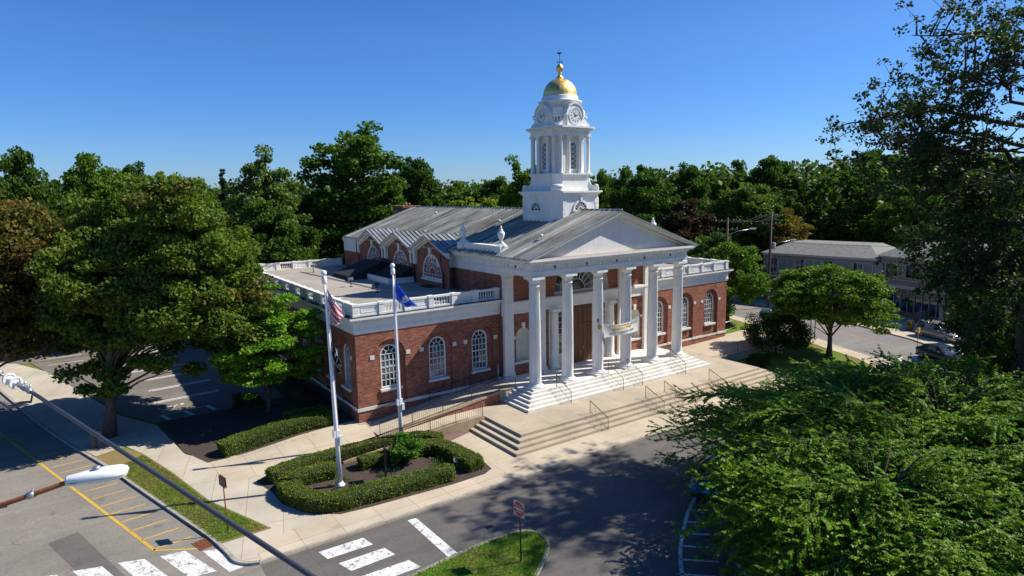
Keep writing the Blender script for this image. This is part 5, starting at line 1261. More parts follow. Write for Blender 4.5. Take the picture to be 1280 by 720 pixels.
# foreground tree seen from above: drooping sprays of narrow leaves along arching boughs
def spray_tree(base, RR, ZT, NB, seed, label, name='spreading_tree'):
    rng = np.random.default_rng(seed)
    base = Vector(base); root = empty(name, base, label, 'tree', 'big trees at the lower right')
    b = MB(); b.tube([base+Vector((0,0,-.2)), base+Vector((.1,0,1.5)), base+Vector((0,.1,3.2))], [.5,.36,.3], 10)
    P = []; U = []
    nb = NB; RX = RR
    for k in range(nb):
        az = k*2.39996; f = ((k+.5)/nb)**.5; rr = RX*f*(.92+.16*rng.random())*(1 + .10*math.sin(3*az+1) + .07*math.sin(7*az))
        d = Vector((math.cos(az), math.sin(az), 0)); zt = ZT - (ZT-min(5.0, ZT-2.2))*f**2.2 + .55*rng.normal() - ((1.2+2.6*f)*rng.random() if rng.random() < .35+.3*f else 0) - (1.6*f if math.cos(az-R_(238)) > .5 else 0)
        tip = base + d*rr + Vector((0,0,zt)); ln = max(3.2, .72*rr); s = base + d*max(.2, rr-ln*.92) + Vector((0,0, max(2.6, zt-1.6-.9*(1-f))))
        pts = []
        for j in range(9):
            t = j/8; pts.append(s.lerp(tip, t) + Vector((0,0,.65*math.sin(PI*t)*(.4+f) - .25*t**3)) + Vector((rng.normal()*.1*t, rng.normal()*.1*t, 0)))
        if k % 6 == 0: b.tube([base+Vector((0,0,2.4)), (base+Vector((0,0,3.0))).lerp(s, .6)+Vector((0,0,.3)), s], [.14,.10,.07], 6)
        ln = (tip-s).length
        b.tube([pts[0], pts[2], pts[4], pts[6], pts[8]], [.07,.05,.035,.02,.006], 5)
        side = Vector((-d.y, d.x, 0))
        for m in range(int(8+ln*3.6)):
            t = .15+.85*(m+rng.random())/(8+ln*3.6); i = min(7, int(t*8)); q = pts[i].lerp(pts[i+1], t*8-i)
            sg = 1 if m % 2 else -1; tl = (.5+.75*rng.random())*(1.2-.35*t); dirv = (side*sg*(.9-.3*t) + d*(.5+.5*t) + Vector((0,0,.45*rng.normal()+.12))).normalized()
            e = q + dirv*tl + Vector((0,0,-.10*tl)); b.tube([q, e], [.010,.003], 3, smooth=False)
            nlv = int(13*tl)+5
            for w in range(nlv):
                tt = (w+.5)/nlv; c_ = q.lerp(e, tt); s2 = 1 if w % 2 else -1
                lat = dirv.cross(Vector((0,0,1))).normalized()*s2
                u = (dirv*.75 + lat*.75 + Vector((0,0,-.22+.2*rng.normal()))).normalized()
                P.append(c_ + u*.05); U.append(u)
    b.build('trunk', 'bark', root)
    P = np.array([tuple(p) for p in P]); U = np.array([tuple(u) for u in U]); tot = len(P)
    nr = rng.normal(size=(tot,3))*.6 + np.array([0,0,1.0]); nr -= U*np.sum(nr*U, axis=1)[:,None]; nr /= np.linalg.norm(nr, axis=1)[:,None]
    V_ = np.cross(nr, U); s = .75+.5*rng.random((tot,1)); Ln, Wd = .17, .098
    a = P-U*Ln*.5*s; bb = P+V_*Wd*.5*s; c = P+U*Ln*.5*s-nr*.02; e = P-V_*Wd*.5*s
    V = np.stack([a,bb,c,e], axis=1).reshape(-1,3).astype(np.float32)
    me = bpy.data.meshes.new('crown'); me.vertices.add(len(V)); me.vertices.foreach_set('co', V.ravel()); me.loops.add(tot*4); me.loops.foreach_set('vertex_index', np.arange(tot*4, dtype=np.int32))
    me.polygons.add(tot); me.polygons.foreach_set('loop_start', np.arange(0, tot*4, 4, dtype=np.int32)); me.materials.append(M['leaf']); me.update(); me.validate()
    o = bpy.data.objects.new('crown', me); C.objects.link(o); o.color = c4((.135,.262,.016)); o.parent = root; o.matrix_parent_inverse = world_mat(root).inverted()
    print('spray leaves', tot)
spray_tree((-1.2,-23.4,0), 11.6, 5.9, 900, 71, 'broad bright green tree at the lower right, its sprays hanging over the blue car')
spray_tree((-10.0,-24.7,0), 6.1, 5.0, 430, 72, 'smaller green tree in the bottom right corner below the broad one, over the hatched bay')

# ---- clipped hedges
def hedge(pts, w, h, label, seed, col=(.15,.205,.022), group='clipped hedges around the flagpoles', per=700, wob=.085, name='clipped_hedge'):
    rng = np.random.default_rng(seed); P = curve_pts(pts, 6); P = [Vector((p.x,p.y,0)) for p in P]; n = len(P)
    root = empty(name, (P[0].x, P[0].y, hgt(P[0].x, P[0].y)), label, 'hedge', group)
    prof = [(-.5,0),(-.52,.35),(-.5,.78),(-.42,.94),(-.25,1.0),(0,1.01),(.25,1.0),(.42,.94),(.5,.78),(.52,.35),(.5,0)]
    vs = []; nrm = []
    for k, p in enumerate(P):
        t = (P[min(k+1,n-1)]-P[max(k-1,0)]).normalized(); s = Vector((-t.y,t.x,0)); end = min(k, n-1-k); sc = (.80, .97)[end] if end < 2 else 1
        for (a, z) in prof:
            q = p + s*a*w*sc + Vector((0,0,hgt(p.x,p.y) + z*h*(1-.06*(sc < .9)) )) + Vector(rng.normal(size=3))*wob*.35; vs.append(q)
    m = len(prof); b = MB(); fs = []
    for k in range(n-1):
        for i in range(m-1): fs.append((k*m+i, (k+1)*m+i, (k+1)*m+i+1, k*m+i+1))
    fs.append(tuple(range(m))); fs.append(tuple((n-1)*m+i for i in range(m))[::-1])
    b.add(vs, fs); core = b.build('twigs', 'hedge_core', root)
    pts_ = []
    for k in range(n-1):
        for i in range(m-1):
            A, B_, C_, D_ = (vs[k*m+i], vs[(k+1)*m+i], vs[(k+1)*m+i+1], vs[k*m+i+1]); ar = ((B_-A).length*(D_-A).length)
            for q in range(max(2, int(ar*per))):
                u, v = rng.random(), rng.random(); pts_.append(A*(1-u)*(1-v)+B_*u*(1-v)+C_*u*v+D_*(1-u)*v)
    for (k0) in (0, n-1):
        ring_ = vs[k0*m:(k0+1)*m]; c_ = sum(ring_, Vector())/m
        for q in range(int(w*h*per)):
            i = rng.integers(0, m); f = rng.random()**.5; A = ring_[i]; pts_.append(c_.lerp(A.lerp(ring_[(i+1) % m], rng.random()), f))
    pts_ = np.array([tuple(p) for p in pts_]); pts_ += rng.normal(size=pts_.shape)*np.array([.018,.018,.014])*(wob/.05)
    me = leaves_mesh('foliage', pts_[:1], np.array([.01]), 1, .085, .05, rng, 1, .75, extra=pts_)
    o = bpy.data.objects.new('foliage', me); C.objects.link(o); o.color = c4(col); o.parent = root; o.matrix_parent_inverse = world_mat(root).inverted()
hedge([(-22.9,-1.95),(-24.4,-1.75),(-25.5,-2.1),(-25.75,-3.3),(-25.2,-4.9),(-24.1,-5.65),(-22.8,-5.75),(-20.4,-5.95),(-17.9,-6.1)], 1.05, .72, 'front clipped hedge curving round the left end of the flagpole bed', 51)
hedge([(-26.2,-.7),(-24.0,-.15),(-21,-.15),(-18.6,-.3),(-16.9,-.85),(-16.2,-1.7)], .95, .72, 'long back hedge of the flagpole bed, running along the ramp railing', 52)
hedge([(-17.9,-2.1),(-17.0,-2.5),(-16.6,-3.6),(-16.45,-5.0),(-16.4,-6.3)], 1.15, .72, 'right hedge of the flagpole bed beside the steps', 53)
hedge([(-21.6,-1.95),(-20.4,-2.1),(-19.2,-2.25),(-18.2,-2.3)], .85, .66, 'short inner hedge of the flagpole bed behind the bright bush', 54)
hedge([(-27.6,4.95),(-26.0,5.2),(-23.5,5.35),(-20.6,5.25)], 1.35, .8, 'wide clipped hedge across the walk from the flagpole bed, below the wing corner', 55, group='hedges beside the left wing')
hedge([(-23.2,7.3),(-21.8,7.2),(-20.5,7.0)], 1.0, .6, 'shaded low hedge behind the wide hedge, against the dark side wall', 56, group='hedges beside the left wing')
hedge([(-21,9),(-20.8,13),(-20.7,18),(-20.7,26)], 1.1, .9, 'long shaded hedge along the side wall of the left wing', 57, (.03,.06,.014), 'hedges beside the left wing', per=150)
# bright loose bush in the bed, small flowering plants
make_tree('leafy_bush', (-19.2,-3.05,.02), 1.75, .95, .15, (.10,.22,.03), 61, n=46, per=130, Ln=.13, Wd=.08, tr=.05, cr=.3, rough=.25, label='bright green loose bush at the foot of the second flagpole', cat='bush', nl=12)
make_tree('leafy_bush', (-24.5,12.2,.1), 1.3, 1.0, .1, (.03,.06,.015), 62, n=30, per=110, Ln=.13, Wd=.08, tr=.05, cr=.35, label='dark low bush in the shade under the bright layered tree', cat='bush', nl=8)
rng = np.random.default_rng(9)
pc = [(-23.6+.9*rng.random(), -4.4+1.6*rng.random(), .14) for k in range(9)] + [(-21.6+1.9*rng.random(), -4.4+1.0*rng.random(), .12) for k in range(9)] + [(-17.9+.6*rng.random(), -4.4+.9*rng.random(), .18) for k in range(6)]
for k, c_ in enumerate(pc):
    r = .14+.18*rng.random()
    me = leaves_mesh('bed_plant', np.array([c_]), np.array([r]), 46, .09, .035, rng, .8); o = bpy.data.objects.new('bed_plant', me); C.objects.link(o)
    o.color = c4((.07,.13,.03) if k % 6 else (.30,.25,.12)); tag(o, 'small leafy plant in the dark mulch between the hedges', 'plant', 'small plants in the flagpole bed')
# grass blades roughening the lawns
def tufts(name, poly, n, z, seed, col, ln=.11):
    rng = np.random.default_rng(seed); xs = [p[0] for p in poly]; ys = [p[1] for p in poly]; P = []
    while len(P) < n:
        x, y = min(xs)+(max(xs)-min(xs))*rng.random(), min(ys)+(max(ys)-min(ys))*rng.random(); ins = False; j = len(poly)-1
        for i in range(len(poly)):
            if (poly[i][1] > y) != (poly[j][1] > y) and x < (poly[j][0]-poly[i][0])*(y-poly[i][1])/(poly[j][1]-poly[i][1])+poly[i][0]: ins = not ins
            j = i
        if ins: P.append((x, y, z+.03))
    me = leaves_mesh(name, np.array(P[:1]), np.array([.01]), 1, ln, .02, rng, 1, .0, extra=np.array(P)); o = bpy.data.objects.new(name, me); C.objects.link(o); o.color = c4(col); tag(o, kind='stuff'); return o
tufts('grass', [(-29.7,-5.6),(-27.6,-5.6),(-29.4,-.95),(-30.5,4.2),(-31.5,8.0),(-33.0,6.6),(-32.4,4.27),(-30.5,-2.5)], 16000, .01, 81, (.17,.22,.05))
tufts('grass', [(p.x*.985-.3, p.y*.985-.22) for p in MI], 22000, .0, 82, (.12,.24,.03))

# ================================================================== FLAGPOLES, SIGNS, LAMPS
RV, FV = Vector((.82,-.573,0)), Vector((.564,.826,0))
def flagpole(x, y, z, H, lean, label):
    e = empty('flagpole', (x,y,z), label, 'flagpole', 'white flagpoles in the hedged bed')
    b = Vector((x,y,z)); tp = b + Vector((lean[0],lean[1],H)); f = lambda t: b.lerp(tp, t)
    t = MB(); t.tube([b, f(.3), f(.7), f(1)], [.125,.11,.085,.06], 16); t.build('pole', 'pole_white', e)
    t = MB(); t.lathe([(.24,0),(.25,.05),(.17,.1),(.15,.2)], b, 16); t.build('base_collar', 'pole_white', e)
    t = MB(); q = f(.985); t.lathe([(.12,-.2),(.13,-.18),(.13,.12),(.09,.16),(.05,.18),(.05,.22)], q, 14); t.build('truck', 'pole_white', e)
    t = MB(); q = f(1)+Vector((0,0,.16)); t.lathe([(.01,-.15)] + [(.145*math.sin(a), -.145*math.cos(a)) for a in [PI*k/10 for k in range(1,10)]] + [(.01,.145)], q, 16); t.build('ball', 'pole_white', e)
    t = MB(); q = f(.24); d = RV; t.box(q.x-.19,q.x+.19,q.y-.1,q.y+.1,q.z-.02,q.z+.36); t.box(q.x+.1,q.x+.26,q.y-.16,q.y+.02,q.z-.34,q.z+.06); t.build('cleat_box', 'pole_white', e)
    t = MB(); o_ = RV*.14; t.tube([f(.22)+o_, f(.5)+o_*.9, f(.96)+o_*.8], .008, 4); t.build('halyard', 'pole_white', e)
    return e, f
_, f1 = flagpole(-23.24, -3.43, .05, 11.35, (-.16,.13), 'white flagpole with the striped flag and a black flag, nearer the street')
_, f2 = flagpole(-18.3, -.55, .1, 11.05, (-.05,.04), 'white flagpole with the single blue flag, standing behind the bright green bush')
def cloth_mat(name, fn):
    m, nt, b = newmat(name); uv = N(nt, 'ShaderNodeUVMap'); sp = N(nt, 'ShaderNodeSeparateXYZ'); L(nt, uv.outputs[0], sp.inputs[0])
    def mth(op, a, c=None):
        n = N(nt, 'ShaderNodeMath', operation=op)
        for s, v in ((0, a), (1, c)):
            if v is None: continue
            if isinstance(v, (int, float)): n.inputs[s].default_value = v
            else: L(nt, v, n.inputs[s])
        return n.outputs[0]
    c = fn(nt, sp.outputs[0], sp.outputs[1], mth); L(nt, c, b.inputs['Base Color']); b.inputs['Roughness'].default_value = .75
    t = N(nt, 'ShaderNodeBsdfTranslucent'); L(nt, c, t.inputs[0]); mx = N(nt, 'ShaderNodeMixShader'); mx.inputs[0].default_value = .3
    L(nt, b.outputs[0], mx.inputs[1]); L(nt, t.outputs[0], mx.inputs[2]); L(nt, mx.outputs[0], nt.nodes['Material Output'].inputs[0]); return m
def us(nt, u, v, mth):
    st = mth('GREATER_THAN', mth('MODULO', mth('MULTIPLY', v, 6.5), 1.0), .5)
    c = mixc(nt, st, (.70,.70,.68), (.50,.025,.035))
    can = mth('MULTIPLY', mth('LESS_THAN', u, .4), mth('GREATER_THAN', v, .46))
    du = mth('SUBTRACT', mth('MODULO', mth('MULTIPLY', u, 16), 1.0), .5); dv = mth('SUBTRACT', mth('MODULO', mth('MULTIPLY', v, 9.5), 1.0), .5)
    star = mth('LESS_THAN', mth('ADD', mth('MULTIPLY', du, du), mth('MULTIPLY', dv, dv)), .075)
    return mixc(nt, can, c, mixc(nt, star, (.012,.022,.13), (.75,.75,.75)))
def ell(mth, u, v, cu, cv, ru, rv):
    a = mth('DIVIDE', mth('SUBTRACT', u, cu), ru); c = mth('DIVIDE', mth('SUBTRACT', v, cv), rv)
    return mth('LESS_THAN', mth('ADD', mth('MULTIPLY', a, a), mth('MULTIPLY', c, c)), 1.0)
def blue(nt, u, v, mth):
    c = mixc(nt, ell(mth, u, v, .5, .56, .13, .26), (.02,.075,.52), (.72,.72,.70))
    for (cu, cv) in ((.46,.66),(.54,.66),(.5,.48)): c = mixc(nt, ell(mth, u, v, cu, cv, .028, .055), c, (.10,.12,.20))
    rb = mth('MULTIPLY', mth('LESS_THAN', mth('ABSOLUTE', mth('SUBTRACT', u, .5)), .2), mth('LESS_THAN', mth('ABSOLUTE', mth('SUBTRACT', v, .17)), .045))
    return mixc(nt, rb, c, (.70,.68,.62))
def black(nt, u, v, mth):
    c = mixc(nt, ell(mth, u, v, .5, .53, .17, .27), (.008,.008,.010), (.62,.62,.62))
    c = mixc(nt, ell(mth, u, v, .52, .57, .07, .13), c, (.01,.01,.01)); c = mixc(nt, ell(mth, u, v, .49, .36, .10, .08), c, (.01,.01,.01))
    for cv in (.12, .90):
        rb = mth('MULTIPLY', mth('LESS_THAN', mth('ABSOLUTE', mth('SUBTRACT', u, .5)), .28), mth('LESS_THAN', mth('ABSOLUTE', mth('SUBTRACT', v, cv)), .035))
        gap = mth('GREATER_THAN', mth('MODULO', mth('MULTIPLY', u, 22), 1.0), .3); c = mixc(nt, mth('MULTIPLY', rb, gap), c, (.55,.55,.55))
    return c
def flag(P0, hoist, top_end, bot_end, mat, label, folds=3.0, amp=.10, seed=1):
    """hanging cloth: hoist edge from P0 down, fly corners given in (right, up) metres from P0"""
    nu, nv = 28, 18; vs = []; fs = []; P0 = Vector(P0); dn = FV
    for j in range(nv+1):
        v = j/nv
        for i in range(nu+1):
            u = i/nu; e = (top_end[0]*v + bot_end[0]*(1-v), top_end[1]*v + bot_end[1]*(1-v)); s = (0.0, -hoist*(1-v))
            k = u**.85; x = s[0]*(1-k) + e[0]*k; z = s[1]*(1-k) + e[1]*k - .10*math.sin(PI*u)*(1-v*.4)
            f = math.sin(folds*PI*(v*1.3 + .45*u) + seed)*amp*(.15+u**.7) + .04*math.sin(9*u+4*v+seed)*u
            x += .35*f
            p = P0 + RV*(x+.11) + dn*f + Vector((0,0,z)); vs.append(p)
    for j in range(nv):
        for i in range(nu): fs.append((j*(nu+1)+i, j*(nu+1)+i+1, (j+1)*(nu+1)+i+1, (j+1)*(nu+1)+i))
    me = bpy.data.meshes.new('flag'); me.from_pydata([tuple(p) for p in vs], [], fs); me.materials.append(mat); uvl = me.uv_layers.new(name='UVMap')
    for p in me.polygons:
        p.use_smooth = True
        for li in p.loop_indices: k = me.loops[li].vertex_index; uvl.data[li].uv = ((k % (nu+1))/nu, (k//(nu+1))/nv)
    o = bpy.data.objects.new('flag', me); C.objects.link(o); return tag(o, label, 'flag', 'flags hanging from the white poles')
q = f1(.945); flag(q, 1.05, (.78,-1.40), (.42,-1.98), cloth_mat('stars and stripes cloth', us), 'red and white striped flag with a starred blue canton, drooping from the front pole', 2.6, .13, 1)
q = f1(.715); flag(q, .95, (.45,-1.15), (.40,-1.95), cloth_mat('black cloth', black), 'black flag with a white round emblem, hanging below the striped flag', 3.0, .12, 2.2)
q = f2(.935); flag(q, 1.15, (1.28,-1.55), (.62,-1.62), cloth_mat('blue cloth', blue), 'blue flag with a pale shield, drooping from the second pole', 2.2, .11, .4)
def text_mesh(body, size, name, mat, M4, parent=None, extr=.004, align='CENTER'):
    cu = bpy.data.curves.new(name, 'FONT'); cu.body = body; cu.size = size; cu.extrude = extr; cu.align_x = align; cu.align_y = 'CENTER'
    o = bpy.data.objects.new(name, cu); C.objects.link(o); bpy.context.view_layer.update()
    me = bpy.data.meshes.new_from_object(o.evaluated_get(bpy.context.evaluated_depsgraph_get())); bpy.data.objects.remove(o)
    me.transform(M4); me.materials.clear(); me.materials.append(M[mat]); o = bpy.data.objects.new(name, me); C.objects.link(o)
    if parent: o.parent = parent; o.matrix_parent_inverse = world_mat(parent).inverted()
    return o
def frame(o, u, n):
    """matrix taking text space (x right, y up, z out) to the world at o, x along u, z along n"""
    u, n = Vector(u).normalized(), Vector(n).normalized(); w = n.cross(u)
    return Matrix(((u.x,w.x,n.x,o[0]),(u.y,w.y,n.y,o[1]),(u.z,w.z,n.z,o[2]),(0,0,0,1)))
# do-not-enter sign: it faces the traffic coming along the driveway from the left
e = empty('road_sign', (-19.6,-15.0,0), 'red round DO NOT ENTER sign on a dark post in the grass island', 'road sign')
t = MB(); t.tube([(-19.6,-15.0,-.1),(-19.63,-15.0,2.72)], .032, 8); t.build('post', 'black_metal', e)
nS = Vector((-.99,-.11,0)).normalized(); uS = Vector((0,0,1)).cross(nS); cS = Vector((-19.63,-15.0,2.42)) + nS*.04
t = MB(); t.prism([cS+uS*a+Vector((0,0,b_)) for a, b_ in ((-.33,-.33),(.33,-.33),(.33,.33),(-.33,.33))], nS*.006); pn = t.build('plate', 'galv', e)
t = MB(); t.prism([cS+nS*.007+uS*.315*math.cos(a)+Vector((0,0,.315*math.sin(a))) for a in [2*PI*k/36 for k in range(36)]], nS*.004); t.build('sign_face', 'sign_red', e)
t = MB(); t.prism([cS+nS*.012+uS*a+Vector((0,0,b_)) for a, b_ in ((-.25,-.035),(.25,-.035),(.25,.035),(-.25,.035))], nS*.004); t.build('white_bar', 'sign_white', e)
text_mesh('DO NOT', .115, 'lettering', 'sign_white', frame(cS+nS*.014+Vector((0,0,.125)), uS, nS), e); text_mesh('ENTER', .115, 'lettering', 'sign_white', frame(cS+nS*.014-Vector((0,0,.125)), uS, nS), e)
# brown street sign seen nearly edge on, in the verge
e = empty('road_sign', (-29.17,-4.82,0), 'weathered brown sign seen from behind on a thin post in the grass verge', 'road sign')
t = MB(); t.tube([(-29.17,-4.82,-.1),(-29.2,-4.80,2.72)], .03, 8); t.build('post', 'rust_pipe', e)
nS = Vector((-.98,-.20,0)).normalized(); uS = Vector((0,0,1)).cross(nS); cS = Vector((-29.2,-4.8,2.5)) + nS*.04
t = MB(); t.prism([cS+uS*a+Vector((0,0,b_)) for a, b_ in ((-.32,-.24),(.32,-.24),(.32,.24),(-.32,.24))], nS*.02); t.prism([cS-nS*.07+uS*a+Vector((0,0,b_)) for a, b_ in ((-.32,-.24),(.32,-.24),(.32,.24),(-.32,.24))], nS*.02); t.build('plate', 'brown_sign', e)
t = MB(); 
for k in range(3): t.prism([cS+nS*.021+uS*a+Vector((0,0,b_)) for a, b_ in ((-.26,-.16+.12*k),(.26,-.16+.12*k),(.26,-.11+.12*k),(-.26,-.11+.12*k))], nS*.002)
t.build('faded_lines', 'sandstone', e)
# notice board in the flagpole bed, edge on
e = empty('notice_sign', (-21.0,-4.3,.05), 'dark notice sign turned edge on, standing behind the front hedge', 'sign')
t = MB(); t.box(-21.05,-20.95,-4.35,-4.25,0,1.9); t.build('post', 'black_metal', e)
t = MB(); nS = Vector((.93,-.36,0)); uS = Vector((.36,.93,0)); cS = Vector((-21.0,-4.3,1.55)); t.prism([cS+uS*a+Vector((0,0,b_))-nS*.03 for a, b_ in ((-.4,-.35),(.4,-.35),(.4,.38),(-.4,.38))], nS*.06); t.build('board', 'black_metal', e)
t = MB(); t.prism([(-17.25,-5.25,.35),(-16.9,-5.4,.35),(-16.85,-5.2,.5),(-17.2,-5.05,.5)], (0,0,.05)); t.box(-17.08,-17.02,-5.25,-5.19,.05,.4); tag(t.build('plaque', 'galv'), 'small grey plaque on a stub in the gap of the front hedges', 'plaque')
# timber posts by the maple trunk
for x, y, h, lb in ((-33.9,11.2,1.25,'short broad timber post left of the maple trunk'), (-33.55,11.0,1.1,'shorter timber post touching its taller neighbour by the maple trunk')):
    t = MB(); t.box(x-.12,x+.12,y-.12,y+.12,-.1,h); t.box(x-.14,x+.14,y-.14,y+.14,h,h+.05); tag(t.build('timber_post', 'wood_pole'), lb, 'post')
# banner between the columns, medallion on the middle column
e = empty('banner', (.35,-.1,5.0), 'white cloth banner with a yellow ribbon print strung between two portico columns', 'banner')
nu, nv = 30, 10; vs = []; fs = []
for j in range(nv+1):
    for i in range(nu+1):
        u, v = i/nu, j/nv; x = -1.32+3.72*u; top = 5.55-.34*math.sin(PI*u)*(.9)+.08*u; bot = 4.42-.02*math.sin(PI*u)+.05*u
        z = bot+(top-bot)*v; y = -.50 + .05*math.sin(7*u+3*v) + .03*math.sin(15*u-6*v) - .22*math.sin(PI*u)*.3; vs.append((x,y,z))
for j in range(nv):
    for i in range(nu): fs.append((j*(nu+1)+i, j*(nu+1)+i+1, (j+1)*(nu+1)+i+1, (j+1)*(nu+1)+i))
t = MB(); t.add(vs, fs, 0, True); t.build('cloth', 'sign_white', e)
def ban(u, v, d=.02):
    i = u*nu; j = v*nv; k = min(nv, round(j))*(nu+1)+min(nu, round(i)); p = vs[k]; top = 5.55-.34*math.sin(PI*u)*.9+.08*u; bot = 4.42-.02*math.sin(PI*u)+.05*u
    return Vector((-1.32+3.72*u, p[1]-d, bot+(top-bot)*v))
t = MB()
R1 = [(.22,.42,.62),(.27,.44,.62),(.30,.50,.68),(.38,.55,.72),(.46,.58,.74),(.54,.60,.75),(.62,.62,.77),(.70,.60,.76),(.73,.52,.74),(.78,.50,.72)]
for a, c in zip(R1[:-1], R1[1:]): t.quad(ban(a[0],a[1],.03), ban(c[0],c[1],.03), ban(c[0],c[2],.03), ban(a[0],a[2],.03))
t.build('ribbon_print', 'ribbon', e)
rr = random.Random(3); t = MB()
def scrib(u0, u1, vv, hh, sp):      # two lines of worn printing, too faded to read
    u = u0
    while u < u1:
        w = sp*(.45+.5*rr.random()); v0 = vv(u); h = hh*(.6+.4*rr.random())
        t.quad(ban(u,v0,.025), ban(u+w,v0,.025), ban(u+w,v0+h,.025), ban(u,v0+h,.025)); u += w+sp*(.35 if rr.random() < .8 else 1.1)
scrib(.14, .70, lambda u: .84, .10, .022); scrib(.70, .92, lambda u: .70, .09, .022); scrib(.16, .82, lambda u: .16+.1*u, .13, .022); scrib(.05,.14, lambda u: .74, .06, .02)
t.build('faded_printing', 'ink', e)
t = MB()
for x, s in ((-1.32,-1),(2.40,1)):
    for z in (4.45, 5.55): t.tube([(x,-.5,z),(x+.12*s,-.44,z+.04)], .012, 4)
t.build('tie_rope', 'black_metal', e)
t = MB(); t.prism([(-1.72+.19*math.cos(a), -.44, 5.32+.19*math.sin(a)) for a in [2*PI*k/20 for k in range(20)]], (0,-.05,0)); tag(t.build('medallion', 'brass'), 'round bronze medallion on the third portico column beside the banner', 'medallion')
t = MB(); t.box(-1.93,-1.85,-.5,-.42,5.72,5.98); tag(t.build('small_lantern', 'black_metal'), 'small dark fitting on the third column just above the bronze medallion', 'fitting')
# standpipe in the corner of the left wing
t = MB(); t.tube([(-8.35,3.55,1.5),(-8.35,3.55,2.7)], .07, 8); t.lathe([(.35,0),(.3,.2),(.1,.3)], (-8.35,3.5,1.5), 12); tag(t.build('standpipe', 'galv'), 'grey standpipe in the corner where the left wing meets the portico', 'standpipe')
# ---- street lamp on its rusty arm, and the pole it is bolted to (outside the picture)
e = empty('street_lamp', (-37.6,-23.7,-.1), 'white cobra head street lamp on a rust coloured arm at the lower left', 'street lamp')
arm = curve_pts([(-37.5,-24.1,10.6),(-36.4,-24.75,11.28),(-35.02,-25.37,11.65),(-34.24,-25.63,11.86)], 6)
t = MB(); t.tube(arm, .032, 10); t.build('arm', 'rust_pipe', e)
t = MB(); t.tube([(-35.9,-25.0,11.02),(-35.1,-25.33,11.60),(-34.95,-25.39,11.62)], .012, 6); t.build('arm_wire', 'sandstone', e)
t = MB(); q = arm[14]; d = (arm[15]-arm[13]).normalized(); t.tube([q-d*.04, q+d*.04], .045, 10); t.tube([q+Vector((0,0,.03)), q+Vector((.03,0,.07))], .012, 6); t.build('clamp', 'galv', e)
hd0, hd1 = Vector((-34.30,-25.61,11.85)), Vector((-33.62,-25.82,11.90)); dx = (hd1-hd0); Lh = dx.length; dx.normalize(); dy = Vector((0,0,1)).cross(dx).normalized(); dz = dx.cross(dy)
def section_loft(b, secs, m=0, seg=20):
    vs = []; fs = []
    for (f, w, ht, hb) in secs:
        for k in range(seg):
            a = 2*PI*k/seg; h = ht if math.sin(a) > 0 else hb; vs.append(hd0 + dx*(f*Lh) + dy*(w*math.copysign(abs(math.cos(a))**.8, math.cos(a))) + dz*(h*math.copysign(abs(math.sin(a))**.8, math.sin(a))))
    for j in range(len(secs)-1):
        for k in range(seg): fs.append((j*seg+k, j*seg+(k+1) % seg, (j+1)*seg+(k+1) % seg, (j+1)*seg+k))
    fs.append(tuple(range(seg))); fs.append(tuple((len(secs)-1)*seg+k for k in range(seg))[::-1]); b.add(vs, fs, m, True)
t = MB(); section_loft(t, [(0,.06,.07,.02),(.03,.075,.078,.03),(.35,.115,.095,.035),(.62,.15,.10,.035),(.85,.15,.085,.03),(.96,.115,.06,.025),(1,.06,.03,.015)]); t.build('housing', 'lamp_white', e, fix=True)
t = MB(); section_loft(t, [(.02,.07,-.02,.05),(.10,.085,-.025,.062),(.6,.135,-.03,.085),(.85,.14,-.03,.075),(.97,.09,-.02,.05)]); t.build('lower_tray', 'lamp_white', e, fix=True)
t = MB(); section_loft(t, [(.02,.074,.004,.004),(.10,.09,.004,.004),(.35,.119,.004,.004),(.62,.154,.004,.004),(.85,.154,.004,.004),(.96,.119,.004,.004),(1.003,.06,.003,.003)]); t.build('dark_gap_ring', 'black_metal', e, fix=True)  # dark ring added for the shaded gap between housing and tray
t = MB(); t.lathe([(.045,0),(.05,.01),(.045,.05),(.02,.062)], hd0+dx*.36+dz*.085, 12); t.build('photocell', 'galv', e)
# utility pole off to the left that carries lamp and cable
e = empty('utility_pole', (-37.6,-23.7,-.12), 'timber utility pole just outside the left edge that carries the lamp arm and cable', 'utility pole')
t = MB(); t.tube([(-37.6,-23.7,-.2),(-37.6,-23.7,14.2)], [.2,.14], 12); t.build('pole', 'wood_pole', e)
t = MB(); t.tube([(-37.6,-23.7,13.3),(-37.15,-23.75,13.3)], .05, 8); t.build('bracket', 'galv', e)
# heavy cable with its dead-end insulator
A, B_ = Vector((-34.56,-25.2,13.01)), Vector((-32.67,-30.66,12.52)); dv = (B_-A)
e = empty('overhead_cable', A, 'thick dark overhead cable crossing the lower left with silver clamps at its end', 'cable')
t = MB(); t.tube([A+dv*(k/6)*3.0 - Vector((0,0,.0)) for k in range(7)], .0235, 12); t.build('cable', 'cable', e)
S0 = Vector((-35.15,-24.15,13.30)); du = (A-S0).normalized()
e2 = empty('cable_insulator', S0, 'white double bell insulator with silver hardware at the upper end of the cable', 'insulator')
def along(b, s, prof, seg=18):
    M4 = (S0+du*s); z = du; x = z.orthogonal().normalized(); y = z.cross(x); old = b.T
    b.T = Matrix(((x.x,y.x,z.x,M4.x),(x.y,y.y,z.y,M4.y),(x.z,y.z,z.z,M4.z),(0,0,0,1))); b.lathe(prof, (0,0,0), seg); b.T = old
Ls = (A-S0).length
for s in (.58, .70):
    t = MB(); along(t, Ls*s, [(.02,-.03),(.05,-.03),(.075,-.015),(.085,.02),(.08,.03),(.06,.015),(.03,.02),(.02,.05)]); t.build('bell', 'lamp_white', e2)
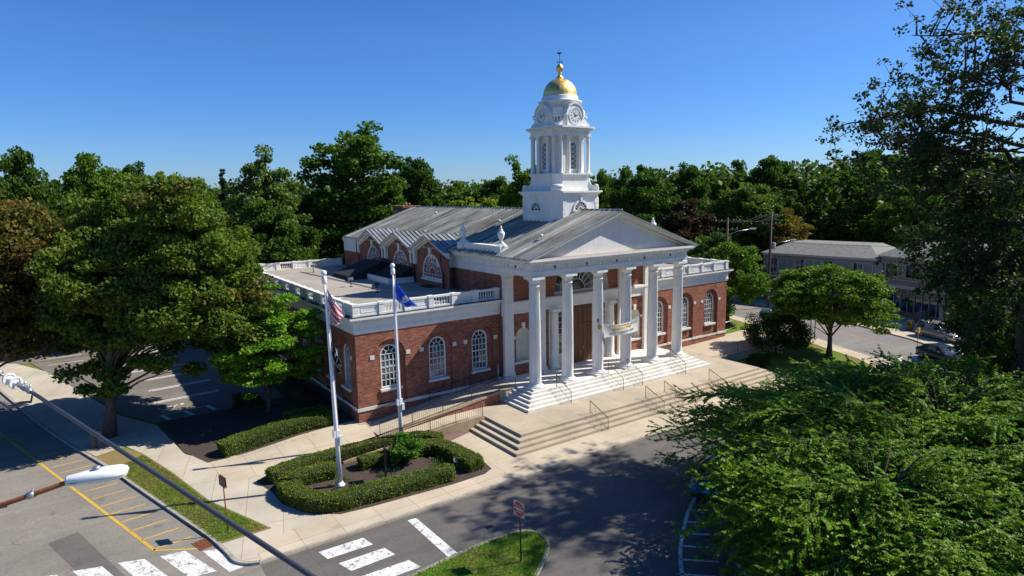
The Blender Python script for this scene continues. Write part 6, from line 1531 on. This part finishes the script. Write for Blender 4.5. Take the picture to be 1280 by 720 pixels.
t = MB(); t.tube([(-37.15,-23.75,13.3), S0, S0+du*(Ls*.56)], .014, 8); along(t, Ls*.30, [(.025,-.16),(.05,-.14),(.05,.14),(.025,.16)], 10); along(t, Ls*.80, [(.015,-.06),(.035,-.04),(.03,.04),(.04,.06),(.02,.08)], 10); along(t, Ls*.93, [(.03,-.09),(.042,-.07),(.032,.0),(.042,.05),(.028,.08)], 10)
for k in range(6):
    q = S0+du*(Ls*(.76+.045*k)); n_ = du.orthogonal().normalized()*(1 if k % 2 else -1); t.tube([q, q+n_*.05+Vector((0,0,.035))], .011, 6)
t.build('clamp', 'galv', e2)
t = MB(); t.tube(curve_pts([(-35.6,-23.9,13.0),(-35.0,-24.55,12.82),(-34.82,-24.93,12.78),(-34.70,-25.08,12.86),(-34.58,-25.2,12.88)], 5), .016, 8); t.tube([(-34.58,-25.2,12.88),(-34.55,-25.21,12.99)], .013, 6); t.build('jumper_wire', 'cable', e2)

# ================================================================== RIGHT: STREET, SHOPS, CARS
def facing(O, u):
    """local frame: x along u, y into the building"""
    u = Vector(u).normalized(); v = Vector((-u.y, u.x, 0)); return Matrix(((u.x,v.x,0,O[0]),(u.y,v.y,0,O[1]),(0,0,1,O[2] if len(O) > 2 else 0),(0,0,0,1)))
def shop_block():
    O = Vector((46.2,17.6,0)); u = Vector((48.4,3.2,0))-O; Lw = u.length; T = facing(O, u); D = 11.0
    e = empty('commercial_building', O, 'two storey brown grey commercial building with a shingled roof across the right-hand street', 'building')
    def nb(): b = MB(); b.T = T; return b
    t = nb(); t.box(0,Lw,0,D,-.2,3.3); t.build('lower_wall', 'siding_low', e)
    t = nb(); t.box(.0,Lw,.0-.25,D,3.302,6.4); t.build('upper_wall', 'siding', e)
    t = nb(); t.box(-.1,Lw+.1,-.32,-.25,3.25,3.5); t.box(-.1,Lw+.1,-.5,D,6.402,6.55); t.box(-.1,Lw+.1,-.55,-.45,6.3,6.6); t.build('trim', 'trim_grey', e)
    t = nb(); z0, z1 = 6.56, 7.9; t.add([(-.3,-.6,z0),(Lw+.3,-.6,z0),(Lw+.3,D,z0),(-.3,D,z0),(2.2,3.2,z1),(Lw-2.0,3.2,z1),(Lw-2,D-3,z1),(2.2,D-3,z1)], [(0,1,5,4),(1,2,6,5),(2,3,7,6),(3,0,4,7),(4,5,6,7)]); t.build('roof', 'shingle', e)
    x = 1.0
    for k in range(4):
        for (a, w) in ((0,1.0),(1.25,2.0)):
            g = nb(); g.box(x+a,x+a+w,-.30,-.252,3.9,5.9); wn_ = g.build('window', 'blind' if w > 1.5 else 'glass', e)
            f = nb(); 
            for (p0,p1,q0,q1) in ((a-.08,a+w+.08,3.82,3.9),(a-.08,a+w+.08,5.9,5.98),(a-.08,a,3.9,5.9),(a+w,a+w+.08,3.9,5.9)): f.box(x+p0,x+p1,-.34,-.26,q0,q1)
            f.box(x+a+w/2-.03,x+a+w/2+.03,-.33,-.301,3.9,5.9); f.build('window_frame', 'trim_grey', wn_)
        x += 3.6
    for k in range(5):
        g = nb(); g.box(.8+2.9*k,2.6+2.9*k,-.03,.05,.9,2.7); wn_ = g.build('window', 'glass', e); f = nb(); f.box(.7+2.9*k,2.7+2.9*k,-.07,-.031,2.7,2.82); f.box(1.66+2.9*k,1.74+2.9*k,-.07,-.031,.9,2.7); f.box(.7+2.9*k,2.7+2.9*k,-.12,-.031,.8,.9); f.build('window_frame', 'trim_grey', wn_)
    t = nb(); t.box(Lw-5.2,Lw-2.2,-.40,-.33,3.0,3.65); t.build('sign_board', 'brown_sign', e)
    t = nb(); t.tube([(Lw-.1,-.4,6.3),(Lw-.1,-.35,.1)], .06, 6); t.build('downpipe', 'trim_grey', e)
    return e
shop_block()
def shop_wing():
    O = Vector((48.4,3.0,0)); u = Vector((45.6,-9.5,0))-O; Lw = u.length; T = facing(O, u); D = 10.0
    e = empty('shopfront_building', O, 'two storey shop building with a glazed ground floor front beside the brown grey block', 'building')
    def nb(): b = MB(); b.T = T; return b
    t = nb(); t.box(0,Lw,1.4,D,-.2,3.4); t.box(0,Lw,.1,D,3.402,6.8); t.build('wall', 'siding', e)
    t = nb(); t.box(-.1,Lw+.1,-.3,D,6.802,7.0); t.box(-.05,Lw+.1,.0,.1,3.2,3.6); t.box(-.1,Lw+.1,-.1,.12,4.2,4.3); t.build('trim', 'trim_grey', e)
    t = nb(); t.add([(-.3,-.5,7.01),(Lw+.3,-.5,7.01),(Lw+.3,D,7.01),(-.3,D,7.01),(1.8,3.2,8.6),(Lw-1.8,3.2,8.6),(Lw-1.8,D-3,8.6),(1.8,D-3,8.6)], [(0,1,5,4),(1,2,6,5),(2,3,7,6),(3,0,4,7),(4,5,6,7)]); t.build('roof', 'shingle', e)
    t = nb(); t.box(.3,7.6,1.25,1.39,.2,3.2); sf = t.build('shopfront', 'glass', e)
    t = nb()
    for k in range(9): t.box(.3+.9*k,.38+.9*k,1.15,1.24,.1,3.2)
    for z in (.15,2.4,3.15): t.box(.3,7.6,1.16,1.23,z,z+.07)
    t.build('shopfront_bars', 'trim_grey', sf)
    for x in (.05, 7.7, 10.4, Lw-.3): t = nb(); t.box(x,x+.3,.1,.4,-.1,3.4); t.build('pillar', 'trim_grey', e)
    for x in (.8, 3.4, 6.2, 9.2):
        g = nb(); g.box(x,x+1.5,.04,.09,4.6,6.1); w = g.build('window', 'glass', e); f = nb()
        for (p0,p1,q0,q1) in ((-.08,1.58,4.52,4.6),(-.08,1.58,6.1,6.18),(-.08,0,4.6,6.1),(1.5,1.58,4.6,6.1),(.72,.78,4.6,6.1)): f.box(x+p0,x+p1,0,.07,q0,q1)
        f.build('window_frame', 'trim_grey', w)
    t = nb(); t.box(4.8,6.6,4.5,6,7.2,9.6); t.build('chimney', 'brick', e)
shop_wing()
def gabled_house():
    O = Vector((46.5,-12.5,0)); T = facing(O, (.25,-1,0)); e = empty('gabled_house', O, 'grey gabled house with white rake boards partly hidden by the dark trees', 'house')
    def nb(): b = MB(); b.T = T; return b
    t = nb(); t.box(0,11,0,9,-.2,6.6); t.poly([(0,0,6.6),(11,0,6.6),(5.5,0,10.4)]); t.poly([(0,9,6.6),(5.5,9,10.4),(11,9,6.6)]); t.build('wall', 'siding', e)
    t = nb()
    for s in (-1,1): t.prism([(5.5+s*6.1,-.5,6.3),(5.5,-.5,10.55),(5.5,-.5,10.7),(5.5+s*6.1,-.5,6.45)], (0,10,0))
    t.build('roof', 'shingle', e, fix=True)
    t = nb()
    for s in (-1,1): t.prism([(5.5+s*6.1,-.56,6.1),(5.5,-.56,10.32),(5.5,-.56,10.6),(5.5+s*6.1,-.56,6.38)], (0,.055,0))
    t.build('rake_board', 'white', e, fix=True)
    for x in (1.5,4.8,8.1):
        g = nb(); g.box(x,x+1.3,-.04,.01,3.9,5.6); w = g.build('window', 'glass', e); f = nb(); f.box(x-.1,x+1.4,-.07,-.041,3.8,3.9); f.box(x-.1,x+1.4,-.07,-.041,5.6,5.7); f.box(x+.62,x+.68,-.07,-.041,3.9,5.6); f.build('window_frame', 'white', w)
gabled_house()
def far_pole(x, y, H, label, lampdir, zl):
    e = empty('utility_pole', (x,y,-.1), label, 'utility pole', 'timber utility poles along the street')
    t = MB(); t.tube([(x,y,-.2),(x,y,H)], [.19,.12], 10); t.build('pole', 'wood_pole', e)
    c = Vector((x,y,H-.6)); 
    for z, l in ((H-.5,1.5),(H-1.5,1.2)):
        t = MB(); a = RV*l; q = Vector((x,y,z)); t.prism([q-a, q+a, q+a+Vector((0,0,.14)), q-a+Vector((0,0,.14))], FV*.12); t.build('cross_arm', 'wood_pole', e)
        for k in (-1,-.5,.5,1):
            t = MB(); p = q+a*k*.92; t.lathe([(.03,.14),(.06,.2),(.04,.3)], p, 8); t.build('insulator', 'trim_grey', e)
    if zl:
        t = MB(); p = Vector((x,y,zl)); t.tube([p, p+lampdir*1.2+Vector((0,0,.5)), p+lampdir*2.6+Vector((0,0,.7))], .04, 6); lm = t.build('lamp_arm', 'galv', e)
        t = MB(); p2 = p+lampdir*2.6+Vector((0,0,.68)); t.prism([p2-FV*.14, p2+lampdir*.75-FV*.14, p2+lampdir*.75+FV*.14, p2+FV*.14], (0,0,.16)); t.build('lamp_head', 'lamp_white', lm)
    return e
far_pole(40.6,13.1,12.3,'tall timber utility pole with cross arms and a street lamp, left of the commercial building', RV, 8.0)
t = MB(); t.lathe([(.22,0),(.24,.05),(.24,.8),(.15,.9)], (40.95,12.85,7.6), 12); tag(t.build('transformer', 'trim_grey'), 'pale transformer can mounted high on the tall utility pole', 'transformer')
far_pole(30.0,11.9,12.1,'dark utility pole rising behind the balustrade of the right wing', RV, 10.0)
e = empty('power_lines', (35,12,10), 'thin power lines strung between the two utility poles', 'wires')
for off in (-1.3, -.6, .6, 1.3):
    t = MB(); a, b_ = Vector((30,11.9,11.9))+RV*off, Vector((40.6,13.1,12.1))+RV*off; t.tube([a.lerp(b_, k/8)-Vector((0,0,.6*math.sin(PI*k/8))) for k in range(9)], .015, 4); t.build('wire', 'black_metal', e)
t = MB(); a, b_ = Vector((40.6,13.1,8.6)), Vector((66,-16,9.5)); t.tube([a.lerp(b_, k/10)-Vector((0,0,1.0*math.sin(PI*k/10))) for k in range(11)], .02, 4); t.build('wire', 'black_metal', e)
# bus shelter with a curved green roof
def shelter():
    O = Vector((24.6,3.6,0)); u = Vector((.35,-1,0)).normalized(); T = facing(O, u); e = empty('bus_shelter', O, 'bus shelter with a curved translucent green roof behind the round shrub', 'bus shelter')
    def nb(): b = MB(); b.T = T; return b
    t = nb(); n = 10; prof = [(1.1*math.cos(PI*k/n), .62*math.sin(PI*k/n)) for k in range(n+1)]; vs = []; fs = []
    for x in (0, 5.0):
        for (a, z) in prof: vs.append((x, a+1.0, 2.35+z))
    for k in range(n): fs.append((k, k+1, n+2+k, n+1+k))
    t.add(vs, fs, 0, True); t.build('roof', 'green_roof', e)
    t = nb()
    for j in range(6):
        x = j*1.0; t.tube([(x, a+1.0, 2.37+z) for (a, z) in prof], .03, 5)
    for y in (-.1, 2.1): t.tube([(0,y,2.35),(5,y,2.35)], .05, 6)
    t.build('roof_ribs', 'green_roof', e)
    for x in (0,5):
        for y in (-.1,2.1): t = nb(); t.tube([(x,y,-.1),(x,y,2.4)], .05, 6); t.build('post', 'black_metal', e)
    t = nb(); t.box(.2,4.8,1.5,1.9,.42,.48); t.build('bench_seat', 'wood_pole', e)
shelter()
# planters and bench by the shopfront
T = facing(Vector((44.9,-.8,0)), (-.3,-1,0)); e = empty('wooden_bench', (44.9,-.8,0), 'brown wooden bench standing outside the glazed shopfront', 'bench')
for nm, bx in (('seat',(0,2.6,0,.5,.42,.48)),('backrest',(0,2.6,.5,.56,.6,.95)),('leg',(.1,.2,0,.5,0,.42)),('leg',(2.4,2.5,0,.5,0,.42))):
    t = MB(); t.T = T; t.box(*bx); t.build(nm, 'terracotta', e)
for x, y, lb in ((41.5,1.8,'dark planter at the kerb by the street tree'), (39.6,-4.6,'terracotta planter with flowers near the silver beige car')):
    e = empty('planter', (x,y,0), lb, 'planter', 'planters on the far sidewalk'); t = MB(); t.lathe([(.25,0),(.4,.55),(.45,.6),(.36,.6),(.3,.5)], (x,y,0), 14); t.build('pot', 'terracotta', e)
    me = leaves_mesh('foliage', np.array([(x,y,.85)]), np.array([.4]), 200, .14, .08, np.random.default_rng(3), .8); o = bpy.data.objects.new('foliage', me); C.objects.link(o); o.color = c4((.10,.13,.03)); o.parent = e; o.matrix_parent_inverse = world_mat(e).inverted()
# ---- cars
def car(loc, rot, paint, label, suv=False, group='cars on and beside the streets'):
    e = empty('parked_car', (0,0,0), label, 'car', group); W = .92; hz = 1.0 if not suv else 1.08
    st = [(-2.25,.70,.30,.62,.80),(-2.18,.80,.26,.66,.92),(-1.7,.90,.22,.74,.98),(-1.0,.92,.2,.76,.99),(0,.93,.2,.76,1.0),(1.0,.92,.2,.74,.96),(1.6,.90,.22,.70,.88),(2.1,.84,.26,.62,.78),(2.32,.66,.32,.56,.66)]
    vs = []; fs = []
    for (x, w, zb, zm, zt) in st:
        zb, zm, zt = zb, zm*hz, zt*hz
        vs += [(x,-w*.86,zb),(x,-w,zb+.14),(x,-w*1.01,zm),(x,-w*.90,zt),(x,-w*.45,zt+.03),(x,w*.45,zt+.03),(x,w*.90,zt),(x,w*1.01,zm),(x,w,zb+.14),(x,w*.86,zb)]
    n = 10
    for j in range(len(st)-1):
        for k in range(n): fs.append((j*n+k, j*n+(k+1) % n, (j+1)*n+(k+1) % n, (j+1)*n+k))
    fs.append(tuple(range(n))); fs.append(tuple((len(st)-1)*n+k for k in range(n))[::-1])
    t = MB(); t.add(vs, fs, 0, True); body = t.build('body', paint, e, fix=True)
    zt = 1.0*hz; H = 1.45 if not suv else 1.72; x0, x1, r0, r1 = (-1.75,1.15,-1.15,.35) if not suv else (-2.12,1.1,-1.85,.4)
    def ringp(x, w, z): return [(x,-w,z),(x,w,z)]
    gv = [(x0,-.80,zt-.03),(x1,-.80,zt-.06),(x1,.80,zt-.06),(x0,.80,zt-.03),(r0,-.66,H-.05),(r1,-.66,H-.05),(r1,.66,H-.05),(r0,.66,H-.05)]
    t = MB(); t.add(gv, [(0,1,5,4),(1,2,6,5),(2,3,7,6),(3,0,4,7),(4,5,6,7)]); t.build('glasshouse', 'glass', e)
    t = MB(); t.add([(r0-.03,-.68,H-.05),(r1+.03,-.68,H-.05),(r1+.03,.68,H-.05),(r0-.03,.68,H-.05),(r0+.2,-.56,H+.02),(r1-.2,-.56,H+.02),(r1-.2,.56,H+.02),(r0+.2,.56,H+.02)], [(0,1,5,4),(1,2,6,5),(2,3,7,6),(3,0,4,7),(4,5,6,7),(0,3,2,1)])
    for s in (-1,1):
        for (xa, xb) in ((x1,r1),(x0,r0)): t.tube([(xa,s*.80,zt-.04),(xb,s*.665,H-.04)], .035, 5)
        xm = (x0+x1)/2-.1; t.tube([(xm,s*.805,zt-.03),((r0+r1)/2-.05,s*.67,H-.04)], .035, 5)
    t.build('roof', paint, e)
    for sx in (-1.38, 1.42):
        for s in (-1,1):
            t = MB(); R0 = .33 if not suv else .37; q = Vector((sx, s*.80, R0)); ax = Vector((0,1,0))
            t.T = Matrix.Translation(q) @ Matrix.Rotation(PI/2, 4, 'X'); t.lathe([(R0*.62,-.11),(R0*.93,-.11),(R0,-.07),(R0,.07),(R0*.93,.11),(R0*.62,.11)], (0,0,0), 24); w = t.build('wheel', 'rubber', e)
            t = MB(); t.T = Matrix.Translation(q) @ Matrix.Rotation(PI/2, 4, 'X'); t.lathe([(R0*.62,-.12),(.06,-.13),(.06,.13),(R0*.62,.12)], (0,0,0), 20); t.build('rim', 'galv', w)
    for s in (-1,1):
        t = MB(); t.box(2.08,2.30,s*.50,s*.76,.60*hz,.72*hz); t.build('headlight', 'clear_lens', e)
        t = MB(); t.box(-2.26,-2.14,s*.52,s*.78,.66*hz,.84*hz); t.build('tail_light', 'red_lens', e)
        t = MB(); t.box(.72,.92,s*.93,s*1.06,zt-.04,zt+.1); t.build('mirror', paint, e)
    t = MB(); t.box(2.2,2.345,-.45,.45,.34,.46); t.build('grille', 'black_metal', e)
    t = MB(); t.box(-2.2,2.28,-.84,.84,.18,.30); t.build('underbody', 'black_metal', e)
    e.location = (loc[0], loc[1], -.11); e.rotation_euler = (0,0,rot); return e
car((38.0,-8.1), R_(-113), 'car_tan', 'silver beige car parked along the far kerb in front of the shopfront', True)
car((28.9,-11.9), R_(-118), 'car_dark', 'dark car with a red tail light half hidden by the dense tree on the right')
car((-6.9,-15.35), R_(198), 'car_blue', 'bright blue car parked nose out beneath the big foreground tree')
t = MB(); t.box(30.0,30.3,-9.4,-9.3,1.9,2.35); t.tube([(30.15,-9.3,-.1),(30.15,-9.3,2.4)], .03, 6); tag(t.build('road_sign', 'mark_yellow'), 'small yellow sign on a thin post above the dark car', 'road sign')
